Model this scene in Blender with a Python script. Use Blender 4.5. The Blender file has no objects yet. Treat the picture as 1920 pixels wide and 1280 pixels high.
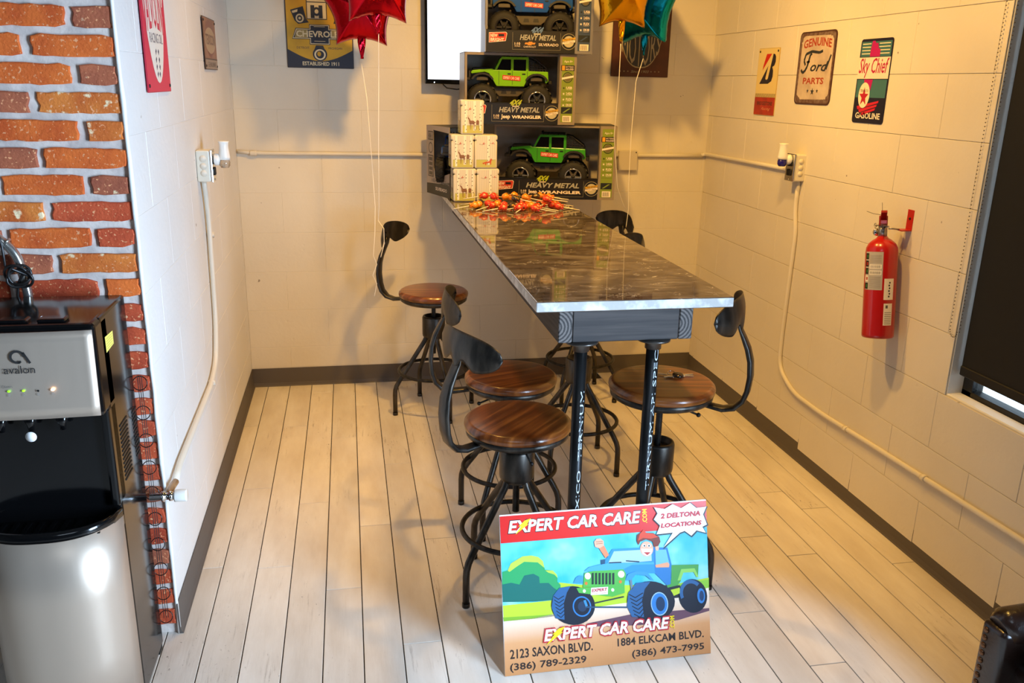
import bpy, bmesh, math, random
import numpy as np
from mathutils import Vector, Matrix

random.seed(7)
PI = math.pi
COL = bpy.context.scene.collection
SC = bpy.context.scene

# ------------------------------------------------------------------ camera, world, lights, exposure
W = 2.458          # room width, right wall plane; left wall plane is x=0; back wall plane is y=0
cam_d = bpy.data.cameras.new('camera')
cam = bpy.data.objects.new('camera', cam_d)
COL.objects.link(cam)
yaw, pitch, roll = 0.19096, 0.29366, 0.02117
fwd = Vector((math.sin(yaw) * math.cos(pitch), math.cos(yaw) * math.cos(pitch), -math.sin(pitch)))
rt = Vector((math.cos(yaw), -math.sin(yaw), 0))
up = rt.cross(fwd)
rt2 = rt * math.cos(roll) + up * math.sin(roll)
up2 = -rt * math.sin(roll) + up * math.cos(roll)
cam.matrix_world = Matrix(((rt2.x, up2.x, -fwd.x, 0.53865), (rt2.y, up2.y, -fwd.y, -4.46958),
                           (rt2.z, up2.z, -fwd.z, 1.57825), (0, 0, 0, 1)))
cam_d.sensor_width = 36
cam_d.lens = 1601.6 / 1920 * 36
cam_d.clip_start = 0.02
SC.camera = cam

world = bpy.data.worlds.new('world')
SC.world = world
world.use_nodes = True
world.node_tree.nodes['Background'].inputs[0].default_value = (0.62, 0.82, 1.0, 1)
world.node_tree.nodes['Background'].inputs[1].default_value = 2.6


def light(name, kind, loc, power, color, size=0.1, size_y=None, aim=None, spot=None, blend=0.6):
    d = bpy.data.lights.new(name, kind)
    d.energy = power
    d.color = color
    if kind == 'AREA':
        d.shape = 'RECTANGLE'
        d.size = size
        d.size_y = size_y or size
    else:
        d.shadow_soft_size = size
    if kind == 'SPOT':
        d.spot_size = math.radians(spot)
        d.spot_blend = blend
    o = bpy.data.objects.new(name, d)
    COL.objects.link(o)
    o.location = loc
    if kind == 'AREA' and spot:
        d.spread = math.radians(spot)
    if aim is not None:
        o.rotation_euler = (Vector(aim) - Vector(loc)).to_track_quat('-Z', 'Y').to_euler()
    return o


COOL = (0.54, 0.74, 1.0)
WARM = (1.0, 0.555, 0.125)
# daylight through the glazed door in the right wall, ahead of the alcove
light('daylight_door', 'AREA', (2.50, -4.25, 1.15), 86, COOL, 0.75, 1.6, aim=(0.0, -3.00, 0.90), spot=100)
# cool fill light added high over the shop floor to brighten the front
light('front_fill_light', 'AREA', (0.2, -4.6, 2.70), 10, (0.70, 0.84, 1.0), 1.2, 0.6, aim=(0.2, -4.4, 0))
# warm lamps over the alcove
light('warm_lamp_back', 'SPOT', (1.20, -1.50, 2.56), 120, WARM, 0.05, aim=(1.75, -0.35, 0.7), spot=128, blend=0.7)
light('warm_lamp_front', 'SPOT', (1.60, -2.15, 2.58), 94, WARM, 0.06, aim=(2.15, -1.65, 0.6), spot=125, blend=0.8)
light('warm_lamp_left', 'SPOT', (0.62, -1.25, 2.60), 48, WARM, 0.06, aim=(0.62, -1.0, 0.2), spot=110, blend=0.9)

# cool spot added to brighten the shop floor in front of the table
light('cool_floor_fill', 'SPOT', (1.42, -3.40, 2.62), 170, (0.62, 0.78, 1.0), 0.05, aim=(1.38, -2.70, 0.0), spot=32, blend=0.45)

SC.view_settings.view_transform = 'Standard'
SC.view_settings.look = 'None'
SC.view_settings.gamma = 1
SC.view_settings.use_curve_mapping = False
SC.view_settings.exposure = 0.0


# ------------------------------------------------------------------ materials
def lin(h):
    h = h.lstrip('#')
    v = [int(h[i:i + 2], 16) / 255 for i in (0, 2, 4)]
    return tuple((c / 12.92 if c <= 0.04045 else ((c + 0.055) / 1.055) ** 2.4) for c in v)


MATS = {}


def mat(name, col, rough=0.5, metal=0.0, col2=None, scale=8, stretch=(1, 1, 1), bump=0.0, bscale=None,
        lo=0.4, hi=0.65, coat=0.0, emit=None, estr=0.0, detail=4, trans=0.0, rvar=0.0, spec=None, contrast=None):
    if name in MATS:
        return MATS[name]
    m = bpy.data.materials.new(name)
    m.use_nodes = True
    nt = m.node_tree
    b = nt.nodes['Principled BSDF']
    c = lin(col) if isinstance(col, str) else col
    b.inputs['Base Color'].default_value = (*c, 1)
    b.inputs['Roughness'].default_value = rough
    b.inputs['Metallic'].default_value = metal
    if coat:
        b.inputs['Coat Weight'].default_value = coat
        b.inputs['Coat Roughness'].default_value = 0.08
    if trans:
        b.inputs['Transmission Weight'].default_value = trans
    if spec is not None:
        b.inputs['Specular IOR Level'].default_value = spec
    if emit:
        b.inputs['Emission Color'].default_value = (*lin(emit), 1)
        b.inputs['Emission Strength'].default_value = estr
    if col2 or bump or rvar:
        tc = nt.nodes.new('ShaderNodeTexCoord')
        mp = nt.nodes.new('ShaderNodeMapping')
        mp.inputs['Scale'].default_value = stretch
        nt.links.new(tc.outputs['Object'], mp.inputs['Vector'])
        n = nt.nodes.new('ShaderNodeTexNoise')
        n.inputs['Scale'].default_value = scale
        n.inputs['Detail'].default_value = detail
        nt.links.new(mp.outputs[0], n.inputs['Vector'])
        if col2:
            r = nt.nodes.new('ShaderNodeValToRGB')
            r.color_ramp.elements[0].position = lo
            r.color_ramp.elements[1].position = hi
            r.color_ramp.elements[0].color = (*c, 1)
            c2 = lin(col2) if isinstance(col2, str) else col2
            r.color_ramp.elements[1].color = (*c2, 1)
            nt.links.new(n.outputs['Fac'], r.inputs['Fac'])
            nt.links.new(r.outputs['Color'], b.inputs['Base Color'])
        if rvar:
            mr = nt.nodes.new('ShaderNodeMapRange')
            mr.inputs['To Min'].default_value = max(0.02, rough - rvar)
            mr.inputs['To Max'].default_value = rough + rvar
            nt.links.new(n.outputs['Fac'], mr.inputs['Value'])
            nt.links.new(mr.outputs[0], b.inputs['Roughness'])
        if bump:
            n2 = nt.nodes.new('ShaderNodeTexNoise')
            n2.inputs['Scale'].default_value = bscale or scale * 3
            n2.inputs['Detail'].default_value = 5
            nt.links.new(mp.outputs[0], n2.inputs['Vector'])
            bp = nt.nodes.new('ShaderNodeBump')
            bp.inputs['Strength'].default_value = 1.0
            bp.inputs['Distance'].default_value = bump
            nt.links.new(n2.outputs['Fac'], bp.inputs['Height'])
            nt.links.new(bp.outputs[0], b.inputs['Normal'])
    MATS[name] = m
    return m


def nd(nt, t, **kw):
    n = nt.nodes.new(t)
    for k, v in kw.items():
        if k in n.inputs:
            n.inputs[k].default_value = v
        else:
            setattr(n, k, v)
    return n


def ramp(nt, stops, fac):
    r = nt.nodes.new('ShaderNodeValToRGB')
    e = r.color_ramp.elements
    while len(e) < len(stops):
        e.new(0.5)
    for i, (p, c) in enumerate(stops):
        e[i].position = p
        c = lin(c) if isinstance(c, str) else c
        e[i].color = (*c, 1)
    nt.links.new(fac, r.inputs['Fac'])
    return r.outputs['Color']


def mixc(nt, fac, a, b, mode='MIX'):
    n = nt.nodes.new('ShaderNodeMix')
    n.data_type = 'RGBA'
    n.blend_type = mode
    for s, v in ((0, fac), (6, a), (7, b)):
        if isinstance(v, (int, float)):
            n.inputs[s].default_value = v
        elif isinstance(v, tuple):
            n.inputs[s].default_value = (*v, 1)
        else:
            nt.links.new(v, n.inputs[s])
    return n.outputs[2]


def plank_mat():
    m = bpy.data.materials.new('whitewashed_plank')
    m.use_nodes = True
    nt = m.node_tree
    b = nt.nodes['Principled BSDF']
    tc = nd(nt, 'ShaderNodeTexCoord')
    oi = nd(nt, 'ShaderNodeObjectInfo')
    add = nd(nt, 'ShaderNodeVectorMath', operation='ADD')
    ml = nd(nt, 'ShaderNodeVectorMath', operation='SCALE')
    ml.inputs['Scale'].default_value = 17.0
    comb = nd(nt, 'ShaderNodeCombineXYZ')
    for i in range(3):
        nt.links.new(oi.outputs['Random'], comb.inputs[i])
    nt.links.new(comb.outputs[0], ml.inputs[0])
    nt.links.new(tc.outputs['Object'], add.inputs[0])
    nt.links.new(ml.outputs[0], add.inputs[1])

    def noise(sc, stretch, det=6, rough=0.6):
        mp = nd(nt, 'ShaderNodeMapping')
        mp.inputs['Scale'].default_value = stretch
        nt.links.new(add.outputs[0], mp.inputs['Vector'])
        n = nd(nt, 'ShaderNodeTexNoise')
        n.inputs['Scale'].default_value = sc
        n.inputs['Detail'].default_value = det
        n.inputs['Roughness'].default_value = rough
        nt.links.new(mp.outputs[0], n.inputs['Vector'])
        return n.outputs['Fac']
    base = ramp(nt, [(0.3, '#d8cdbf'), (0.7, '#ece5da')], noise(3, (4, 1, 1)))
    streak = ramp(nt, [(0.0, (0, 0, 0)), (0.56, (0, 0, 0)), (0.72, (1, 1, 1))], noise(9, (9, 0.7, 1), 8, 0.7))
    patch = ramp(nt, [(0.0, (0, 0, 0)), (0.5, (0, 0, 0)), (0.66, (1, 1, 1))], noise(2.6, (1.5, 1, 1), 3))
    f = nd(nt, 'ShaderNodeMath', operation='MULTIPLY')
    nt.links.new(streak, f.inputs[0])
    nt.links.new(patch, f.inputs[1])
    f2 = nd(nt, 'ShaderNodeMath', operation='MULTIPLY')
    nt.links.new(f.outputs[0], f2.inputs[0])
    f2.inputs[1].default_value = 0.95
    c = mixc(nt, f2.outputs[0], base, lin('#7d6d5e'))
    speck = ramp(nt, [(0.0, (0, 0, 0)), (0.66, (0, 0, 0)), (0.74, (1, 1, 1))], noise(60, (2.2, 0.8, 1), 3))
    f3 = nd(nt, 'ShaderNodeMath', operation='MULTIPLY')
    nt.links.new(speck, f3.inputs[0])
    nt.links.new(patch, f3.inputs[1])
    c = mixc(nt, f3.outputs[0], c, lin('#6d5c4d'))
    hv = nd(nt, 'ShaderNodeMapRange')
    hv.inputs['To Min'].default_value = 0.90
    hv.inputs['To Max'].default_value = 1.03
    nt.links.new(oi.outputs['Random'], hv.inputs['Value'])
    hs = nd(nt, 'ShaderNodeHueSaturation')
    nt.links.new(hv.outputs[0], hs.inputs['Value'])
    nt.links.new(c, hs.inputs['Color'])
    nt.links.new(hs.outputs[0], b.inputs['Base Color'])
    b.inputs['Roughness'].default_value = 0.42
    bp = nd(nt, 'ShaderNodeBump')
    bp.inputs['Distance'].default_value = 0.0006
    bp.inputs['Strength'].default_value = 0.6
    nt.links.new(noise(14, (9, 0.7, 1), 8), bp.inputs['Height'])
    nt.links.new(bp.outputs[0], b.inputs['Normal'])
    return m


def paint_block_mat(nm, ca, cb):
    m = bpy.data.materials.new(nm)
    m.use_nodes = True
    nt = m.node_tree
    b = nt.nodes['Principled BSDF']
    g = nd(nt, 'ShaderNodeNewGeometry')
    n = nd(nt, 'ShaderNodeTexNoise')
    n.inputs['Scale'].default_value = 2.2
    n.inputs['Detail'].default_value = 5
    nt.links.new(g.outputs['Position'], n.inputs['Vector'])
    c = ramp(nt, [(0.3, ca), (0.7, cb)], n.outputs['Fac'])
    n3 = nd(nt, 'ShaderNodeTexNoise')
    n3.inputs['Scale'].default_value = 22
    n3.inputs['Detail'].default_value = 2
    nt.links.new(g.outputs['Position'], n3.inputs['Vector'])
    s = ramp(nt, [(0.0, (0, 0, 0)), (0.76, (0, 0, 0)), (0.79, (1, 1, 1))], n3.outputs['Fac'])
    c = mixc(nt, s, c, lin('#7b6c58'))
    nt.links.new(c, b.inputs['Base Color'])
    b.inputs['Roughness'].default_value = 0.55
    n2 = nd(nt, 'ShaderNodeTexNoise')
    n2.inputs['Scale'].default_value = 45
    n2.inputs['Detail'].default_value = 6
    nt.links.new(g.outputs['Position'], n2.inputs['Vector'])
    n4 = nd(nt, 'ShaderNodeTexVoronoi')
    n4.inputs['Scale'].default_value = 11
    nt.links.new(g.outputs['Position'], n4.inputs['Vector'])
    pit = nd(nt, 'ShaderNodeMapRange')
    pit.inputs['From Max'].default_value = 0.09
    pit.inputs['To Max'].default_value = 1.0
    nt.links.new(n4.outputs['Distance'], pit.inputs['Value'])
    ad = nd(nt, 'ShaderNodeMath', operation='ADD')
    nt.links.new(n2.outputs['Fac'], ad.inputs[0])
    nt.links.new(pit.outputs[0], ad.inputs[1])
    bp = nd(nt, 'ShaderNodeBump')
    bp.inputs['Distance'].default_value = 0.0016
    bp.inputs['Strength'].default_value = 0.7
    nt.links.new(ad.outputs[0], bp.inputs['Height'])
    nt.links.new(bp.outputs[0], b.inputs['Normal'])
    return m


def brick_mat(name, stops, white=0.5):
    m = bpy.data.materials.new(name)
    m.use_nodes = True
    nt = m.node_tree
    b = nt.nodes['Principled BSDF']
    g = nd(nt, 'ShaderNodeNewGeometry')
    oi = nd(nt, 'ShaderNodeObjectInfo')

    def noise(sc, d=5):
        n = nd(nt, 'ShaderNodeTexNoise')
        n.inputs['Scale'].default_value = sc
        n.inputs['Detail'].default_value = d
        nt.links.new(g.outputs['Position'], n.inputs['Vector'])
        return n.outputs['Fac']
    c = ramp(nt, stops, noise(14))
    sp = ramp(nt, [(0, (0, 0, 0)), (0.62, (0, 0, 0)), (0.68, (1, 1, 1))], noise(120, 2))
    c = mixc(nt, sp, c, lin('#e0996a'))
    if white:
        wf = ramp(nt, [(0, (0, 0, 0)), (white, (0, 0, 0)), (white + 0.05, (1, 1, 1))], noise(32, 4))
        c = mixc(nt, wf, c, lin('#ecd0a4'))
    nt.links.new(c, b.inputs['Base Color'])
    b.inputs['Roughness'].default_value = 0.85
    bp = nd(nt, 'ShaderNodeBump')
    bp.inputs['Distance'].default_value = 0.002
    nt.links.new(noise(160, 5), bp.inputs['Height'])
    nt.links.new(bp.outputs[0], b.inputs['Normal'])
    return m


def granite_mat():
    m = bpy.data.materials.new('polished_granite')
    m.use_nodes = True
    nt = m.node_tree
    b = nt.nodes['Principled BSDF']
    tc = nd(nt, 'ShaderNodeTexCoord')

    def noise(sc, stretch, d=8, dist=0.0):
        mp = nd(nt, 'ShaderNodeMapping')
        mp.inputs['Scale'].default_value = stretch
        mp.inputs['Rotation'].default_value = (0, 0, 0.3)
        nt.links.new(tc.outputs['Object'], mp.inputs['Vector'])
        n = nd(nt, 'ShaderNodeTexNoise')
        n.inputs['Scale'].default_value = sc
        n.inputs['Detail'].default_value = d
        n.inputs['Distortion'].default_value = dist
        nt.links.new(mp.outputs[0], n.inputs['Vector'])
        return n.outputs['Fac']
    c = ramp(nt, [(0.32, '#3f352c'), (0.5, '#5d5147'), (0.7, '#83786b')], noise(9, (1, 2.4, 1), 12, 1.2))
    v = ramp(nt, [(0, (0, 0, 0)), (0.49, (0, 0, 0)), (0.5, (1, 1, 1)), (0.51, (0, 0, 0))], noise(9, (1, 2.2, 1), 10, 2.2))
    k = ramp(nt, [(0, (0, 0, 0)), (0.55, (0, 0, 0)), (0.62, (1, 1, 1))], noise(14, (1, 1.5, 1), 3))
    f = nd(nt, 'ShaderNodeMath', operation='MULTIPLY')
    nt.links.new(v, f.inputs[0])
    nt.links.new(k, f.inputs[1])
    c = mixc(nt, f.outputs[0], c, lin('#e9e2d4'))
    d2 = ramp(nt, [(0, (0, 0, 0)), (0.6, (0, 0, 0)), (0.66, (1, 1, 1))], noise(40, (1, 1.6, 1), 4))
    f5 = nd(nt, 'ShaderNodeMath', operation='MULTIPLY')
    nt.links.new(d2, f5.inputs[0])
    f5.inputs[1].default_value = 0.5
    c = mixc(nt, f5.outputs[0], c, lin('#574b40'))
    nt.links.new(c, b.inputs['Base Color'])
    b.inputs['Roughness'].default_value = 0.035
    b.inputs['IOR'].default_value = 1.75
    return m


def wood_seat_mat():
    m = bpy.data.materials.new('walnut_seat')
    m.use_nodes = True
    nt = m.node_tree
    b = nt.nodes['Principled BSDF']
    tc = nd(nt, 'ShaderNodeTexCoord')
    oi = nd(nt, 'ShaderNodeObjectInfo')
    mp = nd(nt, 'ShaderNodeMapping')
    mp.inputs['Scale'].default_value = (0.8, 14, 1)
    nt.links.new(tc.outputs['Object'], mp.inputs['Vector'])
    n = nd(nt, 'ShaderNodeTexNoise')
    n.inputs['Scale'].default_value = 3.0
    n.inputs['Detail'].default_value = 7
    nt.links.new(mp.outputs[0], n.inputs['Vector'])
    c = ramp(nt, [(0.28, '#431d08'), (0.5, '#753c14'), (0.72, '#a9652a')], n.outputs['Fac'])
    nt.links.new(c, b.inputs['Base Color'])
    b.inputs['Roughness'].default_value = 0.3
    b.inputs['Coat Weight'].default_value = 0.4
    b.inputs['Coat Roughness'].default_value = 0.15
    return m


M_PLANK = plank_mat()
M_BLOCK = paint_block_mat('cream_painted_block', '#d8cfbd', '#e2dac9')
M_BLOCKLIT = paint_block_mat('block_daylight_tint', '#dbd8d3', '#e4e2de')  # same wall paint, whitened to imitate cool daylight on the left wall
M_GRAN = granite_mat()
M_SEAT = wood_seat_mat()
M_BRICKS = [brick_mat('brick_orange', [(0.3, '#b84a14'), (0.7, '#db6c26')], 0),
            brick_mat('brick_red', [(0.3, '#9c3518'), (0.7, '#c5522a')], 0.70),
            brick_mat('brick_brown', [(0.3, '#8a4630'), (0.7, '#b3623f')], 0.68),
            brick_mat('brick_limed', [(0.3, '#b8541a'), (0.7, '#d87c30')], 0.60)]
M_MORTAR = mat('grey_mortar', '#d0c4ba', 0.9, col2='#b5a9a2', scale=20, bump=0.002, bscale=60)
M_WHITE = mat('white_paint', '#e6e4de', 0.5, bump=0.0006, bscale=60)
M_IRON = mat('brushed_dark_iron', '#3a3835', 0.38, 0.85, col2='#57524c', scale=30, stretch=(1, 1, 0.3), rvar=0.12)
M_IRONB = mat('black_iron', '#242322', 0.42, 0.7, col2='#3a3836', scale=40, rvar=0.1)
M_BLACKP = mat('black_gloss_plastic', '#0a0a0b', 0.12)
M_BLACKM = mat('black_matte', '#0d0c0c', 0.6)
M_STEEL = mat('brushed_steel', '#c4b2a0', 0.40, 0.62, rvar=0.05, scale=60, stretch=(1, 1, 0.05))
M_CHROME = mat('chrome', '#d8d8d8', 0.08, 1.0)
M_ZINC = mat('galvanised', '#a9a69e', 0.3, 0.9)
M_BASE = mat('taupe_baseboard', '#58504a', 0.6)
M_PIPEW = mat('cream_pipe_paint', '#ddd5c4', 0.45)
M_STRING = mat('pearl_ribbon', '#f0eadf', 0.35)
M_STRINGD = mat('string_dark', '#2a2625', 0.6)


# ------------------------------------------------------------------ mesh helpers
class M:
    """collects shapes in one bmesh; every op takes a material slot index."""

    def __init__(s):
        s.bm = bmesh.new()

    def _add(s, tmp, mi, smooth, mtx=None):
        if mtx is not None:
            bmesh.ops.transform(tmp, matrix=mtx, verts=tmp.verts)
        vm = {}
        for v in tmp.verts:
            vm[v] = s.bm.verts.new(v.co)
        for f in tmp.faces:
            try:
                nf = s.bm.faces.new([vm[v] for v in f.verts])
                nf.material_index = mi
                nf.smooth = smooth
            except ValueError:
                pass
        tmp.free()

    def box(s, x0, x1, y0, y1, z0, z1, mi=0, bev=0.0, seg=1, mtx=None, smooth=False):
        t = bmesh.new()
        bmesh.ops.create_cube(t, size=1)
        bmesh.ops.scale(t, vec=(x1 - x0, y1 - y0, z1 - z0), verts=t.verts)
        bmesh.ops.translate(t, vec=((x0 + x1) / 2, (y0 + y1) / 2, (z0 + z1) / 2), verts=t.verts)
        if bev:
            bmesh.ops.bevel(t, geom=t.edges[:], offset=bev, segments=seg, affect='EDGES', profile=0.5)
        s._add(t, mi, smooth, mtx)
        return s

    def tube(s, pts, r, seg=10, mi=0, closed=False, caps=True, smooth=True, flat=None, up=None):
        """tube along pts; r may be a list; flat=(w,t) gives a flat strap section."""
        pts = [Vector(p) for p in pts]
        n = len(pts)
        rings = []
        prev = None
        for i, p in enumerate(pts):
            if closed:
                d = pts[(i + 1) % n] - pts[i - 1]
            else:
                d = pts[min(i + 1, n - 1)] - pts[max(i - 1, 0)]
            if d.length < 1e-9:
                d = Vector((0, 0, 1))
            d.normalize()
            if up is not None:
                a = Vector(up)
                a = a - d * a.dot(d)
            elif prev is None:
                a = Vector((0, 0, 1)) if abs(d.z) < 0.9 else Vector((1, 0, 0))
                a = a - d * a.dot(d)
            else:
                a = prev - d * prev.dot(d)
            if a.length < 1e-6:
                a = d.orthogonal()
            a.normalize()
            prev = a
            b = d.cross(a)
            rr = r[i] if isinstance(r, (list, tuple)) else r
            ring = []
            for k in range(seg):
                t = 2 * PI * k / seg
                if flat:
                    w, th = flat
                    if isinstance(w, (list, tuple)):
                        w = w[i]
                    if isinstance(th, (list, tuple)):
                        th = th[i]
                    ct, st = math.cos(t), math.sin(t)
                    cx = math.copysign(abs(ct) ** 0.6, ct) * w / 2
                    cy = math.copysign(abs(st) ** 0.6, st) * th / 2
                    co = p + a * cx + b * cy
                else:
                    co = p + a * math.cos(t) * rr + b * math.sin(t) * rr
                ring.append(s.bm.verts.new(co))
            rings.append(ring)
        m = n if closed else n - 1
        for i in range(m):
            A, B = rings[i], rings[(i + 1) % n]
            for k in range(seg):
                f = s.bm.faces.new((A[k], A[(k + 1) % seg], B[(k + 1) % seg], B[k]))
                f.material_index = mi
                f.smooth = smooth
        if caps and not closed:
            for ring, rev in ((rings[0], True), (rings[-1], False)):
                f = s.bm.faces.new(list(reversed(ring)) if rev else ring)
                f.material_index = mi
        return s

    def lathe(s, prof, seg=24, mi=0, mtx=None, smooth=True, cap=True):
        t = bmesh.new()
        rings = []
        for (r, z) in prof:
            if r < 1e-6:
                rings.append([t.verts.new((0, 0, z))])
            else:
                rings.append([t.verts.new((r * math.cos(2 * PI * k / seg), r * math.sin(2 * PI * k / seg), z)) for k in range(seg)])
        for A, B in zip(rings, rings[1:]):
            for k in range(seg):
                a, b = A[k % len(A)], A[(k + 1) % len(A)]
                c, d = B[(k + 1) % len(B)], B[k % len(B)]
                vs = []
                for v in (a, b, c, d):
                    if v not in vs:
                        vs.append(v)
                if len(vs) >= 3:
                    t.faces.new(vs)
        if cap:
            for R, rev in ((rings[0], True), (rings[-1], False)):
                if len(R) > 1:
                    t.faces.new(list(reversed(R)) if rev else R)
        s._add(t, mi, smooth, mtx)
        return s

    def prism(s, poly, d0, d1, mi=0, mtx=None, bev=0.0, smooth=False):
        """poly in local XY extruded along Z from d0 to d1."""
        t = bmesh.new()
        vs = [t.verts.new((x, y, d0)) for x, y in poly]
        f = t.faces.new(vs)
        r = bmesh.ops.extrude_face_region(t, geom=[f])
        nv = [e for e in r['geom'] if isinstance(e, bmesh.types.BMVert)]
        bmesh.ops.translate(t, vec=(0, 0, d1 - d0), verts=nv)
        bmesh.ops.recalc_face_normals(t, faces=t.faces[:])
        if bev:
            bmesh.ops.bevel(t, geom=t.edges[:], offset=bev, segments=2, affect='EDGES', profile=0.5)
        s._add(t, mi, smooth, mtx)
        return s

    def ball(s, c, r, mi=0, sub=2, scale=(1, 1, 1), jitter=0.0, smooth=True):
        t = bmesh.new()
        bmesh.ops.create_icosphere(t, subdivisions=sub, radius=1)
        for v in t.verts:
            j = 1 + random.uniform(-jitter, jitter)
            v.co = Vector((c[0] + v.co.x * r * scale[0] * j, c[1] + v.co.y * r * scale[1] * j, c[2] + v.co.z * r * scale[2] * j))
        s._add(t, mi, smooth)
        return s

    def grid(s, fn, nu, nv, mi=0, closed_u=False, smooth=True):
        g = [[s.bm.verts.new(fn(i / nu, j / nv)) for j in range(nv + 1)] for i in range(nu if closed_u else nu + 1)]
        for i in range(nu):
            for j in range(nv):
                a = g[i][j]
                b = g[(i + 1) % len(g)][j]
                c = g[(i + 1) % len(g)][j + 1]
                d = g[i][j + 1]
                f = s.bm.faces.new((a, b, c, d))
                f.material_index = mi
                f.smooth = smooth
        return s

    def build(s, name, mats, parent=None, label=None, recalc=True, solid=0.0):
        if recalc:
            bmesh.ops.recalc_face_normals(s.bm, faces=s.bm.faces[:])
        me = bpy.data.meshes.new(name)
        s.bm.to_mesh(me)
        s.bm.free()
        for m in (mats if isinstance(mats, (list, tuple)) else [mats]):
            me.materials.append(m)
        return link(name, me, parent, label, solid)


def link(name, me, parent=None, label=None, solid=0.0):
    o = bpy.data.objects.new(name, me)
    COL.objects.link(o)
    if parent is not None:
        o.parent = parent
    if label:
        o['label'] = label
    if solid:
        md = o.modifiers.new('solid', 'SOLIDIFY')
        md.thickness = solid
        md.offset = 0
    return o


def thing(name, label, cat, loc=(0, 0, 0), rotz=0.0, group=None, mtx=None):
    o = bpy.data.objects.new(name, None)
    COL.objects.link(o)
    o.empty_display_size = 0.05
    if mtx is not None:
        o.matrix_world = mtx
    else:
        o.location = loc
        o.rotation_euler = (0, 0, rotz)
    tag(o, label, cat, group)
    return o


def tag(o, label, cat, group=None):
    o['label'] = label
    o['category'] = cat
    if group:
        o['group'] = group
    return o


def structure(o):
    o['kind'] = 'structure'
    return o


def copy_tree(o, parent=None):
    c = o.copy()
    COL.objects.link(c)
    c.parent = parent
    for ch in list(o.children):
        copy_tree(ch, c)
    return c


def frame(loc, X, Y):
    X = Vector(X).normalized()
    Y = Vector(Y).normalized()
    N = X.cross(Y)
    return Matrix(((X.x, Y.x, N.x, loc[0]), (X.y, Y.y, N.y, loc[1]), (X.z, Y.z, N.z, loc[2]), (0, 0, 0, 1)))


# text outlines -> flat faces, fitted into a rectangle
TXT = {}


def text_geo(s, shear=0.0, bold=0.0):
    k = (s, shear, bold)
    if k in TXT:
        return TXT[k]
    cu = bpy.data.curves.new('t', 'FONT')
    cu.body = s
    cu.shear = shear
    cu.offset = bold
    cu.resolution_u = 2
    cu.fill_mode = 'FRONT'
    ob = bpy.data.objects.new('t', cu)
    COL.objects.link(ob)
    bpy.context.view_layer.update()
    me = bpy.data.meshes.new_from_object(ob)
    vs = [(v.co.x, v.co.y) for v in me.vertices]
    fs = [list(p.vertices) for p in me.polygons]
    bpy.data.objects.remove(ob)
    bpy.data.curves.remove(cu)
    bpy.data.meshes.remove(me)
    TXT[k] = (vs, fs)
    return TXT[k]


def homog(src, dst):
    A, b = [], []
    for (x, y), (u, v) in zip(src, dst):
        A.append([x, y, 1, 0, 0, 0, -u * x, -u * y])
        b.append(u)
        A.append([0, 0, 0, x, y, 1, -v * x, -v * y])
        b.append(v)
    h = np.linalg.solve(np.array(A, float), np.array(b, float))

    def f(p):
        d = h[6] * p[0] + h[7] * p[1] + 1
        return ((h[0] * p[0] + h[1] * p[1] + h[2]) / d, (h[3] * p[0] + h[4] * p[1] + h[5]) / d)
    return f


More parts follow.
